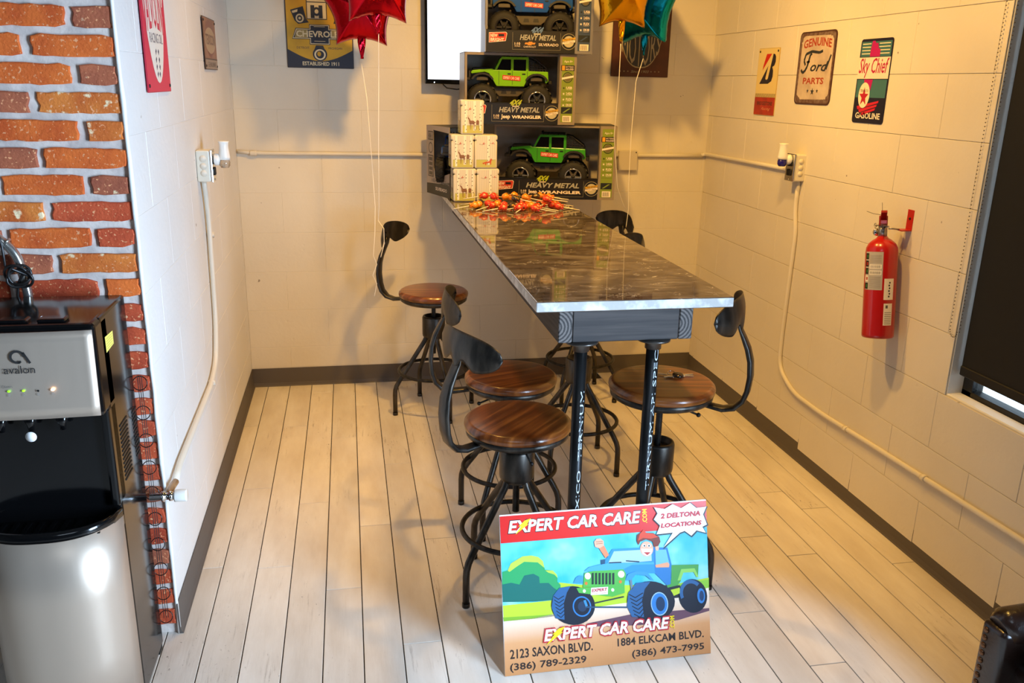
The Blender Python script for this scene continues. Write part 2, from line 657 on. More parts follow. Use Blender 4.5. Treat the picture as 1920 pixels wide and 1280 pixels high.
class Print:
    """flat ink on a real surface: polygons in surface coordinates, a hair above it"""

    def __init__(s, mtx=None, warp=None, eps=0.00025):
        s.bm = bmesh.new()
        s.mtx = mtx
        s.warp = warp
        s.eps = eps
        s.mats = []

    def mi(s, m):
        if m not in s.mats:
            s.mats.append(m)
        return s.mats.index(m)

    def poly(s, pts, m, layer=1, raw=False):
        if s.warp and not raw:
            pts = [s.warp(p) for p in pts]
        vs = [s.bm.verts.new((x, y, layer * s.eps)) for x, y in pts]
        try:
            f = s.bm.faces.new(vs)
        except ValueError:
            return
        f.normal_update()
        if f.normal.z < 0:
            f.normal_flip()
        f.material_index = s.mi(m)

    def rect(s, x0, y0, x1, y1, m, layer=1, raw=False):
        s.poly([(x0, y0), (x1, y0), (x1, y1), (x0, y1)], m, layer, raw)

    def ell(s, cx, cy, rx, ry, m, layer=1, n=28, raw=False, a0=0, a1=2 * PI, inner=0):
        if inner:
            k = n
            for i in range(k):
                t0 = a0 + (a1 - a0) * i / k
                t1 = a0 + (a1 - a0) * (i + 1) / k
                s.poly([(cx + rx * math.cos(t0), cy + ry * math.sin(t0)), (cx + rx * math.cos(t1), cy + ry * math.sin(t1)),
                        (cx + rx * inner * math.cos(t1), cy + ry * inner * math.sin(t1)), (cx + rx * inner * math.cos(t0), cy + ry * inner * math.sin(t0))], m, layer, raw)
        else:
            s.poly([(cx + rx * math.cos(a0 + (a1 - a0) * i / n), cy + ry * math.sin(a0 + (a1 - a0) * i / n)) for i in range(n)], m, layer, raw)

    def line(s, pts, w, m, layer=1, raw=False):
        for (x0, y0), (x1, y1) in zip(pts, pts[1:]):
            d = math.hypot(x1 - x0, y1 - y0) or 1
            nx, ny = -(y1 - y0) / d * w / 2, (x1 - x0) / d * w / 2
            s.poly([(x0 + nx, y0 + ny), (x1 + nx, y1 + ny), (x1 - nx, y1 - ny), (x0 - nx, y0 - ny)], m, layer, raw)

    def text(s, st, x0, y0, x1, y1, m, layer=2, shear=0.0, bold=0.0, rot=0, fn=None):
        """fit the words in the rectangle (surface coordinates, never warped)"""
        vs, fs = text_geo(st, shear, bold)
        if not vs:
            return
        ax = min(v[0] for v in vs)
        bx = max(v[0] for v in vs)
        ay = min(v[1] for v in vs)
        by = max(v[1] for v in vs)
        nv = []
        for (x, y) in vs:
            u = (x - ax) / (bx - ax)
            v = (y - ay) / max(1e-6, by - ay)
            if rot == 90:
                u, v = 1 - v, u
            if fn:
                u, v = fn(u, v)
            nv.append(s.bm.verts.new((x0 + u * (x1 - x0), y0 + v * (y1 - y0), layer * s.eps)))
        mi = s.mi(m)
        for f in fs:
            try:
                nf = s.bm.faces.new([nv[i] for i in f])
                nf.material_index = mi
            except ValueError:
                pass

    def star(s, cx, cy, r, m, layer=1, inner=0.4, ry=None):
        ry = ry or r
        s.poly([(cx + (r if i % 2 == 0 else r * inner) * math.sin(i * PI / 5), cy + (ry if i % 2 == 0 else ry * inner) * math.cos(i * PI / 5)) for i in range(10)], m, layer)

    def build(s, name, parent, label=None):
        if s.mtx is not None:
            bmesh.ops.transform(s.bm, matrix=s.mtx, verts=s.bm.verts)
        me = bpy.data.meshes.new(name)
        s.bm.to_mesh(me)
        s.bm.free()
        for m in s.mats:
            me.materials.append(m)
        return link(name, me, parent, label)


INK = {}


def ink(h, rough=0.4):
    k = (h, rough)
    if k not in INK:
        INK[k] = mat('ink_' + h.lstrip('#') + ('_%d' % int(rough * 100)), h, rough)
    return INK[k]


# ------------------------------------------------------------------ the room
Z0 = 0.0096
CO, BL = 0.2032, 0.4064
CEIL = Z0 + CO * 13.5


def block_wall(root, mapping, u0, u1, even, odd, holes=(), zmax=CEIL, paint=None):
    """raised painted blocks; mapping(u, z, d) -> world; d is the distance out of the wall"""
    cache = {}
    k = 0
    while Z0 + k * CO < zmax:
        za, zb = Z0 + k * CO, min(zmax, Z0 + (k + 1) * CO)
        if k == 0:
            za = 0.0
        ph = even if k % 2 == 0 else odd
        n0 = math.floor((u0 - ph) / BL)
        u = ph + n0 * BL
        while u < u1:
            segs = [(max(u, u0), min(u + BL, u1), za, zb)]
            for (h0, h1, hz0, hz1) in holes:
                ns = []
                for (a, b, c, d) in segs:
                    if b <= h0 or a >= h1 or d <= hz0 or c >= hz1:
                        ns.append((a, b, c, d))
                        continue
                    if a < h0:
                        ns.append((a, h0, c, d))
                    if b > h1:
                        ns.append((h1, b, c, d))
                    if c < hz0:
                        ns.append((max(a, h0), min(b, h1), c, hz0))
                    if d > hz1:
                        ns.append((max(a, h0), min(b, h1), hz1, d))
                segs = ns
            for (a, b, c, d) in segs:
                if b - a < 0.015 or d - c < 0.01:
                    continue
                w, h = b - a, d - c
                g = 0.0007
                key = (round(w, 3), round(h, 3))
                if key not in cache:
                    m = M()
                    # local: x along wall, y up, z out
                    m.box(-w / 2 + g, w / 2 - g, -h / 2 + g, h / 2 - g, -0.004, 0.0, bev=0.0011)
                    cache[key] = None
                    o = m.build('block', paint or M_BLOCK, root)
                    cache[key] = o.data
                else:
                    o = link('block', cache[key], root)
                O = mapping((a + b) / 2, (c + d) / 2, random.uniform(-0.0003, 0.0003))
                X = mapping(1, 0, 0) - mapping(0, 0, 0)
                Y = Vector((0, 0, 1))
                o.matrix_local = frame(O, X, Y)
            u += BL
        k += 1


def shell(name, parts, m=M_BLOCK):
    mm = M()
    for p in parts:
        mm.box(*p)
    return structure(mm.build(name, m))


# back wall
wb = shell('wall_back', [(-0.15, W + 0.15, 0.0006, 0.15, 0, CEIL)])
block_wall(wb, lambda u, z, d: Vector((u, -0.0008 - d, z)), 0.0, W, 0.205, 0.408)
# left wall (ends at the brick face)
YE = -2.150
wl = shell('wall_left', [(-0.14, -0.0004, YE + 0.006, -0.0005, 0, CEIL)], M_BLOCKLIT)
block_wall(wl, lambda u, z, d: Vector((0.0008 + d, u, z)), YE, -0.001, -1.94, -1.737, paint=M_BLOCKLIT)
# right wall with the shaded window and, nearer the door, the opening
WN0, WN1, WZ0, WZ1 = -3.45, -2.127, 0.62, 2.25
DR0, DR1, DZ1 = -4.72, -3.78, 2.12
YF = -6.6
wr = shell('wall_right', [(W + 0.0004, W + 0.14, WN1, -0.0005, 0, CEIL),
                          (W + 0.0004, W + 0.14, WN0, WN1, 0, WZ0),
                          (W + 0.0004, W + 0.14, WN0, WN1, WZ1, CEIL),
                          (W + 0.0004, W + 0.14, DR1, WN0, 0, CEIL),
                          (W + 0.0004, W + 0.14, DR0, DR1, DZ1, CEIL),
                          (W + 0.0004, W + 0.14, YF, DR0, 0, CEIL)])
block_wall(wr, lambda u, z, d: Vector((W - 0.0008 - d, u, z)), -3.78, -0.001, -1.28, -1.483,
           holes=[(WN0, WN1, WZ0, WZ1)])
structure(wr)
# brick wall facing the shop, left of the corner
XL = -2.6
wf = shell('wall_front', [(XL, -0.003, YE + 0.0, YE + 0.13, 0, CEIL)], M_MORTAR)
M_DARKW = mat('dark_shop_wall', '#4a4642', 0.7, bump=0.0008, bscale=30)
shell('wall_far_left', [(XL - 0.1, XL, YF, YE + 0.13, 0, CEIL)], M_DARKW)
shell('wall_rear', [(XL, W + 0.14, YF - 0.1, YF, 0, CEIL)], M_DARKW)
structure(M().box(XL - 0.1, W + 0.15, YF - 0.1, 0.15, CEIL, CEIL + 0.08).build('ceiling', mat('ceiling_dark', '#5a544c', 0.8, bump=0.001, bscale=40)))

# plaster edge where block meets brick
mm = M()
pts = []
for i in range(41):
    z = i * CEIL / 40
    pts.append((0.0015 + random.uniform(-0.001, 0.001), YE - 0.006 + random.uniform(-0.0015, 0.0015), z))
mm.tube(pts, [random.uniform(0.0045, 0.007) for _ in pts], seg=6)
structure(mm.build('trim_1', M_WHITE))

# bricks: 26 px-tall courses, running bond, rough outlines
rows_top = [1.733 - 0.06604 * i for i in range(26)]
rows = [1.733 + 0.0665 * k for k in range(12, 0, -1)] + rows_top


def brick(x0, x1, z0, z1, m, seed):
    rnd = random.Random(seed)
    a = 0.0035
    n1, n2 = max(3, int((x1 - x0) / 0.022)), 3
    pts = []
    cut = 0.006
    for i in range(n1 + 1):
        t = i / n1
        e = cut * (1 if i in (0, n1) else 0) * rnd.random()
        pts.append((x0 + (x1 - x0) * t + rnd.uniform(-a, a) * 0.5, z0 + e + rnd.uniform(-a, a) * 0.55))
    for i in range(1, n2):
        pts.append((x1 + rnd.uniform(-a, a), z0 + (z1 - z0) * i / n2))
    for i in range(n1, -1, -1):
        t = i / n1
        e = cut * (1 if i in (0, n1) else 0) * rnd.random()
        pts.append((x0 + (x1 - x0) * t + rnd.uniform(-a, a) * 0.5, z1 - e + rnd.uniform(-a, a) * 0.55))
    for i in range(n2 - 1, 0, -1):
        pts.append((x0 + rnd.uniform(-a, a), z0 + (z1 - z0) * i / n2))
    mm = M()
    mx = frame((0, YE + 0.002, 0), (1, 0, 0), (0, 0, 1))
    lo, hi = 0.0, 0.010 + rnd.uniform(-0.002, 0.003)
    cx, cz = (x0 + x1) / 2, (z0 + z1) / 2
    inner = [(cx + (x - cx) * (1 - 0.0028 / max(0.02, abs(x1 - x0) / 2)), cz + (z - cz) * (1 - 0.0028 / ((z1 - z0) / 2))) for x, z in pts]
    bm = mm.bm
    A = [bm.verts.new(mx @ Vector((x, z, lo))) for x, z in pts]
    B = [bm.verts.new(mx @ Vector((x, z, hi - 0.002))) for x, z in pts]
    Cc = [bm.verts.new(mx @ Vector((x, z, hi))) for x, z in inner]
    n = len(pts)
    for i in range(n):
        j = (i + 1) % n
        bm.faces.new((A[i], A[j], B[j], B[i]))
        bm.faces.new((B[i], B[j], Cc[j], Cc[i]))
    bm.faces.new(Cc)
    return mm.build('brick', m, wf)


seq = [2, 0, 0, 0, 2, 0, 3, 2, 3, 0, 0, 2, 2, 0, 1, 3, 1, 0, 3, 2, 0, 1, 1, 1]
si = 0
for r, zt in enumerate(rows):
    zb = zt - 0.049
    if zb < 0.01 or zt > CEIL - 0.01:
        continue
    odd = (r - 12) % 2 == 1
    if odd:
        spans = [(-0.190, -0.006), (-0.400, -0.213), (-0.60, -0.42), (-0.81, -0.62)]
    else:
        spans = [(-0.090, -0.006), (-0.300, -0.112), (-0.505, -0.32), (-0.71, -0.525)]
    for q, (a, b) in enumerate(spans):
        if zt < 0.95 and q > 0:
            continue
        jit = random.Random(r * 7 + q)
        mt = M_BRICKS[jit.choice([0, 0, 1, 1, 2, 3]) if zt > 0.98 else jit.choice([1, 1, 2, 1])]
        if r >= 12 and q < 2 and r - 12 < 12:
            mt = M_BRICKS[seq[(r - 12) * 2 + q] if not odd else seq[(r - 12) * 2 + q]]
        brick(a + jit.uniform(-0.004, 0.004), b if q == 0 else b + jit.uniform(-0.004, 0.004), zb, zt, mt, r * 13 + q)
structure(wf)

# floor planks
PW, PX0 = 0.1139, 0.0800
fl = structure(M().box(XL, W + 0.14, YF, 0.0, -0.06, -0.0045).build('floor', mat('floor_joint', '#2c2620', 0.9)))
phase = {-1: -0.562, 0: -1.229, 1: -0.589, 2: -0.14, 3: -0.754, 4: -0.351, 5: -1.072, 6: -0.48, 14: -1.08, 15: -1.351,
         16: -0.641, 17: -0.786, 18: -0.315, 19: -0.469, 20: -0.889}
PLK = {}
LEN = 1.245
for c in range(-23, 22):
    xa = PX0 + c * PW
    xb = xa + PW
    if c < 0 and False:
        pass
    ph = phase.get(c, -random.Random(c * 31 + 5).uniform(0.1, 1.2))
    ymax = 0.0 if c >= -1 else YE + 0.01
    y = ph + LEN
    while y > YF:
        ya, yb = y - LEN, y
        y -= LEN
        a, b = max(ya, YF), min(yb, ymax)
        x0 = xa
        x1 = min(xb, W)
        if c == -1 and yb > YE:
            if a < YE:
                pass
            x0 = xa
        if b - a < 0.02 or x1 - x0 < 0.01:
            continue
        w, l = x1 - x0, b - a
        key = (round(w, 4), round(l, 3))
        if key not in PLK:
            m = M()
            m.box(-w / 2 + 0.0016, w / 2 - 0.0016, -l / 2 + 0.0012, l / 2 - 0.0012, -0.006, 0.0, bev=0.0009)
            o = m.build('plank', M_PLANK, fl)
            PLK[key] = o.data
        else:
            o = link('plank', PLK[key], fl)
        o.location = ((x0 + x1) / 2, (a + b) / 2, random.uniform(-0.0004, 0.0))

# baseboards: 4 inch vinyl cove base
def cove(path, outs, name, m=M_BASE):
    """path of floor points; outs = outward directions"""
    prof = [(0.001, 0.0985), (0.0035, 0.100), (0.004, 0.06), (0.0045, 0.02), (0.009, 0.006), (0.013, 0.0015), (0.013, 0.0005), (0.001, 0.0005)]
    mm = M()
    rings = []
    for p, o in zip(path, outs):
        rings.append([mm.bm.verts.new((p[0] + o[0] * d, p[1] + o[1] * d, z)) for d, z in prof])
    for A, B in zip(rings, rings[1:]):
        for k in range(len(prof) - 1):
            mm.bm.faces.new((A[k], A[k + 1], B[k + 1], B[k]))
    for R in (rings[0], rings[-1]):
        mm.bm.faces.new(R)
    return structure(mm.build(name, m))


cove([(0.001, -0.001), (0.001, YE - 0.012)], [(1, -1), (1, 0)], 'baseboard_left')
cove([(0.001, -0.001), (W - 0.001, -0.001)], [(1, -1), (-1, -1)], 'baseboard_back')
cove([(W - 0.001, -0.001), (W - 0.001, -3.78)], [(-1, -1), (-1, 0)], 'baseboard_right')

# window_1: black-framed window with a black roller shade, seen at its lower corner
win = M()
fx0, fx1 = W + 0.055, W + 0.10
win.box(fx0, fx1, WN0, WN1, WZ0 + 0.001, WZ0 + 0.022, bev=0.002)
win.box(fx0, fx1, WN0, WN1, WZ1 - 0.05, WZ1, bev=0.002)
win.box(fx0, fx1, WN1 - 0.045, WN1 - 0.0005, WZ0, WZ1, bev=0.002)
win.box(fx0, fx1, WN0 + 0.0005, WN0 + 0.05, WZ0, WZ1, bev=0.002)
wn = structure(win.build('window_1', mat('black_window_frame', '#17130f', 0.5)))
M().box(W + 0.074, W + 0.078, WN0 + 0.04, WN1 - 0.04, WZ0 + 0.02, WZ1 - 0.04).build(
    'pane', mat('window_glass', '#ffffff', 0.0, trans=1.0), wn)
M().box(W + 0.001, W + 0.054, WN0, WN1, WZ0 - 0.012, WZ0 + 0.006, bev=0.003).build('sill', M_WHITE, wn, label='white plastered window sill')
mm = M()
mm.box(W + 0.002, W + 0.13, WN1 - 0.0015, WN1 + 0.012, WZ0, WZ1, bev=0.001)
mm.build('reveal', M_WHITE, wn)

# roller shade with bead chain
sh = thing('roller_shade', 'black roller shade covering the window in the right-hand wall', 'window shade', (W + 0.03, -2.2, 0.70))
m = M()
m.box(-0.001, 0.001, WN0 + 2.2 + 0.03, WN1 + 2.2 - 0.014, 0.01, 1.52)
m.build('fabric', mat('shade_cloth', '#080706', 0.75, bump=0.0003, bscale=900), sh)
M().box(-0.006, 0.006, WN0 + 2.2 + 0.03, WN1 + 2.2 - 0.012, -0.006, 0.026, bev=0.003).build('bottom_rail', mat('shade_rail', '#080706', 0.55), sh)
bc = M()
chain = []
for k in range(60):
    t = k / 59
    chain.append((W - 0.012, -2.108 + 0.004 * math.sin(t * 3), 2.24 - t * 1.40))
for k in range(9):
    a = PI * k / 8
    chain.append((W - 0.012, -2.125 + 0.017 * math.cos(a), 0.84 - 0.02 * math.sin(a)))
for k in range(60):
    t = k / 59
    chain.append((W - 0.004, -2.142, 0.84 + t * 1.38))
dense = []
for p, q in zip(chain, chain[1:]):
    L = (Vector(q) - Vector(p)).length
    n = max(1, int(L / 0.008))
    for j in range(n):
        dense.append(Vector(p).lerp(Vector(q), j / n))
for p in dense:
    bc.ball(p, 0.0022, sub=1)
bo = bc.build('bead_chain', mat('steel_beads', '#6a6258', 0.35, 0.8))
bo.parent = sh
bo.matrix_parent_inverse = sh.matrix_world.inverted() if False else Matrix.Translation((-(W + 0.03), 2.2, -0.70))
bo['kind'] = 'stuff'

# glazed door opening in the right wall, ahead of the frame of the photograph
dm = M()
for (a, b, c, d) in ((DR0, DR0 + 0.06, 0, DZ1), (DR1 - 0.06, DR1, 0, DZ1), (DR0, DR1, DZ1 - 0.06, DZ1), (DR0, DR1, 0.0, 0.12)):
    dm.box(W + 0.04, W + 0.085, a, b, c, d, bev=0.003)
structure(dm.build('door_1', mat('black_window_frame', '#17130f', 0.5)))

# ------------------------------------------------------------------ bar table
ZB = 1.04
BX0, BX1, BY0 = 1.0035, 1.5475, -2.387
bar = thing('bar_table', 'long bar-height table with polished grey-brown granite top on black pipe legs', 'table', (1.2755, -1.2, 0))


def L(o, x, y, z):
    return (x - o.location.x, y - o.location.y, z - o.location.z)


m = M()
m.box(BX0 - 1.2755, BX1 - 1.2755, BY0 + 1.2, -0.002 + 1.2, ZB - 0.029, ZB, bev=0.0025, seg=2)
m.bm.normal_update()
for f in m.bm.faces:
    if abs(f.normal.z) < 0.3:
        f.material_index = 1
m.build('granite_top', [M_GRAN, mat('granite_edge_light_tint', '#b4b2ae', 0.45, col2='#e2e0dc', scale=24, lo=0.45, hi=0.62, bump=0.0006, bscale=90)], bar)  # paler edge colour paints in cool window light on the polished slab
M_APR = mat('charcoal_stained_pine', '#2d2827', 0.65, col2='#423b38', scale=4, stretch=(1, 1, 22), bump=0.0006, bscale=6, detail=8)
M_END = None


def endgrain():
    m = bpy.data.materials.new('pine_end_grain')
    m.use_nodes = True
    nt = m.node_tree
    b = nt.nodes['Principled BSDF']
    tc = nd(nt, 'ShaderNodeTexCoord')
    mp = nd(nt, 'ShaderNodeMapping')
    mp.inputs['Location'].default_value = (0.03, 0, 0.045)
    nt.links.new(tc.outputs['Object'], mp.inputs['Vector'])
    w = nd(nt, 'ShaderNodeTexWave', wave_type='RINGS', rings_direction='Y')
    w.inputs['Scale'].default_value = 34
    w.inputs['Distortion'].default_value = 1.0
    w.inputs['Detail'].default_value = 2
    w.inputs['Detail Scale'].default_value = 6
    nt.links.new(mp.outputs[0], w.inputs['Vector'])
    c = ramp(nt, [(0.25, '#2b2726'), (0.75, '#6a635f')], w.outputs['Fac'])
    nt.links.new(c, b.inputs['Base Color'])
    b.inputs['Roughness'].default_value = 0.65
    return m


M_END = endgrain()
zt, zb_ = ZB - 0.029, ZB - 0.029 - 0.089
yf = -2.372
for (xa, xb) in ((1.068, 1.106), (1.403, 1.441)):
    m = M()
    xc = (xa + xb) / 2
    m.box(-0.019, 0.019, 0, 2.36, -0.089, 0, bev=0.0025)
    m.bm.normal_update()
    for f in m.bm.faces:
        if abs(f.normal.y) > 0.9 or all(v.co.y < 0.003 for v in f.verts):
            f.material_index = 1
    o = m.build('side_rail', [M_APR, M_END], bar)
    o.location = (xc - 1.2755, yf + 1.2, zt)
m = M()
m.box(1.1065 - 1.2755, 1.4025 - 1.2755, yf + 1.2 + 0.001, yf + 1.2 + 0.039, zb_, zt, bev=0.0025)
m.build('end_rail', M_APR, bar)
for yy in (-1.65, -0.85):
    m = M()
    m.box(1.1065 - 1.2755, 1.4025 - 1.2755, yy + 1.2, yy + 1.238, zb_, zt, bev=0.0025)
    m.build('cross_rail', M_APR, bar)
m = M()
for sgn in (0,):
    m.box(1.068 - 1.2755, 1.441 - 1.2755, -0.042 + 1.2, -0.006 + 1.2, zb_ - 0.0, zt, bev=0.0025)
m.build('wall_ledger', M_APR, bar)
YLEG = -2.345
M_PIPE = mat('black_pipe', '#1b1c1d', 0.33, 0.75, col2='#2e2f30', scale=14, stretch=(1, 1, 0.3), rvar=0.12)
M_STEN = ink('#c9d6dc', 0.6)
for xl, words in ((1.139, 'MEXICO  TERNIUM'), (1.343, 'TERNIUM API SPEC')):
    m = M()
    zt2 = zb_
    prof = [(0.018, 0.0), (0.018, zt2 - 0.03), ]
    m.lathe(prof, 24)
    o = m.build('leg', M_PIPE, bar)
    o.location = (xl - 1.2755, YLEG + 1.2, 0)
    fm = M()
    fm.lathe([(0.0, zt2 - 0.0065), (0.046, zt2 - 0.0065), (0.046, zt2 - 0.0005), (0.0, zt2 - 0.0005)], 28)
    fm.lathe([(0.0225, zt2 - 0.030), (0.0225, zt2 - 0.010), (0.026, zt2 - 0.0065)], 24)
    M().lathe([(0.018, 0.0), (0.045, 0.0), (0.045, 0.006), (0.022, 0.008), (0.022, 0.02)], 24).build('floor_flange', mat('worn_flange', '#5b5753', 0.35, 0.9), o)
    fo = fm.build('pipe_flange', mat('worn_flange', '#5b5753', 0.35, 0.9), o)
    # stencilled words wrapped on the pipe, reading upward on the camera-left front
    vs, fs = text_geo(words)
    bx = max(v[0] for v in vs)
    by = max(v[1] for v in vs)
    bm = bmesh.new()
    nv = []
    H = 0.42
    z_s = 0.47 if xl > 1.2 else 0.36
    ang0 = math.radians(-72)
    for x, y in vs:
        t = x / bx
        a = ang0 - (y / by) * 0.62 + 0.30
        nv.append(bm.verts.new((0.01825 * math.cos(a), 0.01825 * math.sin(a), z_s + t * H)))
    for f in fs:
        try:
            bm.faces.new([nv[i] for i in f])
        except ValueError:
            pass
    me = bpy.data.meshes.new('stencil')
    bm.to_mesh(me)
    bm.free()
    me.materials.append(M_STEN)
    link('stencilled_letters', me, o, 'white stencilled letters running up the pipe')

# ------------------------------------------------------------------ bar stools
def screw_profile(z0, z1, r=0.0115, pitch=0.006):
    p = []
    z = z0
    while z < z1:
        p += [(r, z), (r * 0.8, z + pitch * 0.5)]
        z += pitch
    p.append((r, z1))
    return p


def make_stool(label, seat_z, arm_deg, base_deg, loc, lever_deg, reach=1.0, pdz=0.0):
    t = thing('bar_stool', label, 'bar stool', loc, math.radians(base_deg), 'iron swivel stools around the bar table')
    a = math.radians(arm_deg - base_deg)
    ca, sa = math.cos(a), math.sin(a)

    def R(x, y, z):
        return (x * ca - y * sa, x * sa + y * ca, z)
    # four legs
    for k in range(4):
        th = math.radians(45 + 90 * k)
        c, s_ = math.cos(th), math.sin(th)
        path = [(0.030, 0.420), (0.034, 0.392), (0.050, 0.360), (0.075, 0.325), (0.150, 0.218), (0.180, 0.176), (0.196, 0.150), (0.203, 0.128), (0.205, 0.105), (0.205, 0.004)]
        m = M()
        m.tube([(r * c, r * s_, z) for r, z in path], 0.0112, 12)
        m.tube([(0.205 * c, 0.205 * s_, 0.0), (0.205 * c, 0.205 * s_, 0.014)], 0.0125, 12)
        m.build('leg', M_IRON, t)
    m = M()
    m.tube([(0.172 * math.cos(2 * PI * k / 48), 0.172 * math.sin(2 * PI * k / 48), 0.208) for k in range(48)], 0.0082, 10, closed=True)
    m.build('foot_ring', M_IRONB, t)
    # central cast collar
    m = M()
    m.lathe([(0.012, 0.376), (0.046, 0.376), (0.054, 0.386), (0.0555, 0.396), (0.0555, 0.478), (0.052, 0.486), (0.044, 0.486), (0.042, 0.470), (0.014, 0.468)], 32)
    m.build('collar', M_IRON, t)
    m = M()
    m.lathe(screw_profile(min(0.30, seat_z - 0.32), seat_z - 0.075), 16)
    m.lathe([(0, seat_z - 0.085), (0.020, seat_z - 0.085), (0.024, seat_z - 0.080), (0.024, seat_z - 0.064), (0.035, seat_z - 0.055), (0.0, seat_z - 0.055)], 20)
    m.build('screw', M_IRONB, t)
    # lever
    lv = math.radians(lever_deg - base_deg)
    m = M()
    zl = seat_z - 0.072
    m.tube([(0.02 * math.cos(lv), 0.02 * math.sin(lv), zl), (0.118 * math.cos(lv), 0.118 * math.sin(lv), zl - 0.030)], 0.0036, 8)
    m.ball((0.121 * math.cos(lv), 0.121 * math.sin(lv), zl - 0.031), 0.0075)
    m.build('lever', M_IRONB, t)
    # seat pan and wooden seat
    m = M()
    m.lathe([(0.0, seat_z - 0.058), (0.12, seat_z - 0.058), (0.150, seat_z - 0.054), (0.161, seat_z - 0.046), (0.163, seat_z - 0.032), (0.158, seat_z - 0.030), (0.0, seat_z - 0.030)], 48)
    m.build('seat_pan', M_IRON, t)
    m = M()
    m.lathe([(0.0, -0.032), (0.158, -0.032), (0.1655, -0.027), (0.1675, -0.018), (0.1665, -0.010), (0.1615, -0.0065), (0.160, -0.0035), (0.156, -0.001), (0.150, 0.0), (0.0, 0.0)], 64)
    so = m.build('seat', M_SEAT, t)
    so.location = (0, 0, seat_z)
    so.rotation_euler = (0, 0, a + math.radians(25))
    # strap arm
    zs = seat_z
    path = [(0.06, -0.052), (0.12, -0.054), (0.19, -0.062), (0.225, -0.052), (0.248, -0.025), (0.258, 0.01), (0.262, 0.06), (0.258, 0.11), (0.247, 0.15), (0.232, 0.185), (0.219, 0.213), (0.2135, 0.242)]
    m = M()
    m.tube([R(x * (reach if x > 0.15 else 1), 0, zs + z + pdz * max(0, min(1, (z + 0.02) / 0.22))) for x, z in path], 0, 12, flat=([0.034] * 2 + [0.040, 0.046, 0.052, 0.055, 0.055, 0.052, 0.046, 0.042, 0.040, 0.042], [0.008, 0.012] + [0.017] * 7 + [0.014, 0.010, 0.006]), up=R(0, 1, 0))
    m.build('back_arm', M_IRON, t)
    # curved kidney plate
    def plate(u, v):
        s = 2 * u - 1
        k = abs(s)
        env = max(0.0, 1 - k ** 2.8) ** 0.5
        top = 0.051 * env
        q = min(1.0, max(0.0, (k - 0.10) / 0.45))
        low = -(0.023 + 0.037 * q * q * (3 - 2 * q)) * env - 0.040 * math.exp(-(s / 0.13) ** 2)
        z = low + (top - low) * v
        x = 0.219 * reach - 0.052 * k ** 1.8 + 0.007 * math.sin(PI * v) - 0.10 * z
        return R(x, 0.164 * s, zs + 0.264 + pdz + z - 0.006 * k)
    m = M()
    m.grid(lambda u, v: plate(u, v), 40, 10)
    m.build('backrest', M_IRON, t, solid=0.003)
    m = M()
    for dz in (0.240, 0.262):
        m.ball(R(0.2215 * reach, 0, zs + dz + pdz), 0.006, scale=(0.8, 0.8, 0.6), sub=1)
    m.build('rivet', M_IRONB, t)
    return t


make_stool('iron and walnut stool nearest the camera, left of the table end', 0.585, 203, -13, (1.030, -2.050, 0), -80)
make_stool('iron and walnut stool in the middle of the left-hand row, behind the nearest one', 0.575, 176, 8, (1.092, -1.600, 0), 190, 1.10)
make_stool('iron and walnut stool at the back of the left-hand row, ribbon over its backrest', 0.615, 154, -29, (0.924, -0.450, 0), 20, 1.08)
make_stool('taller iron and walnut stool with a bunch of keys lying on its seat', 0.692, -34, 10, (1.488, -2.062, 0), -25, 1.02, -0.012)
make_stool('iron swivel stool half hidden under the table, middle of the right-hand row', 0.690, -5, 0, (1.462, -1.180, 0), 100, 1.08)
make_stool('iron swivel stool at the far right near the back wall, ribbon over its backrest', 0.650, 18, 5, (1.700, -0.350, 0), 160)

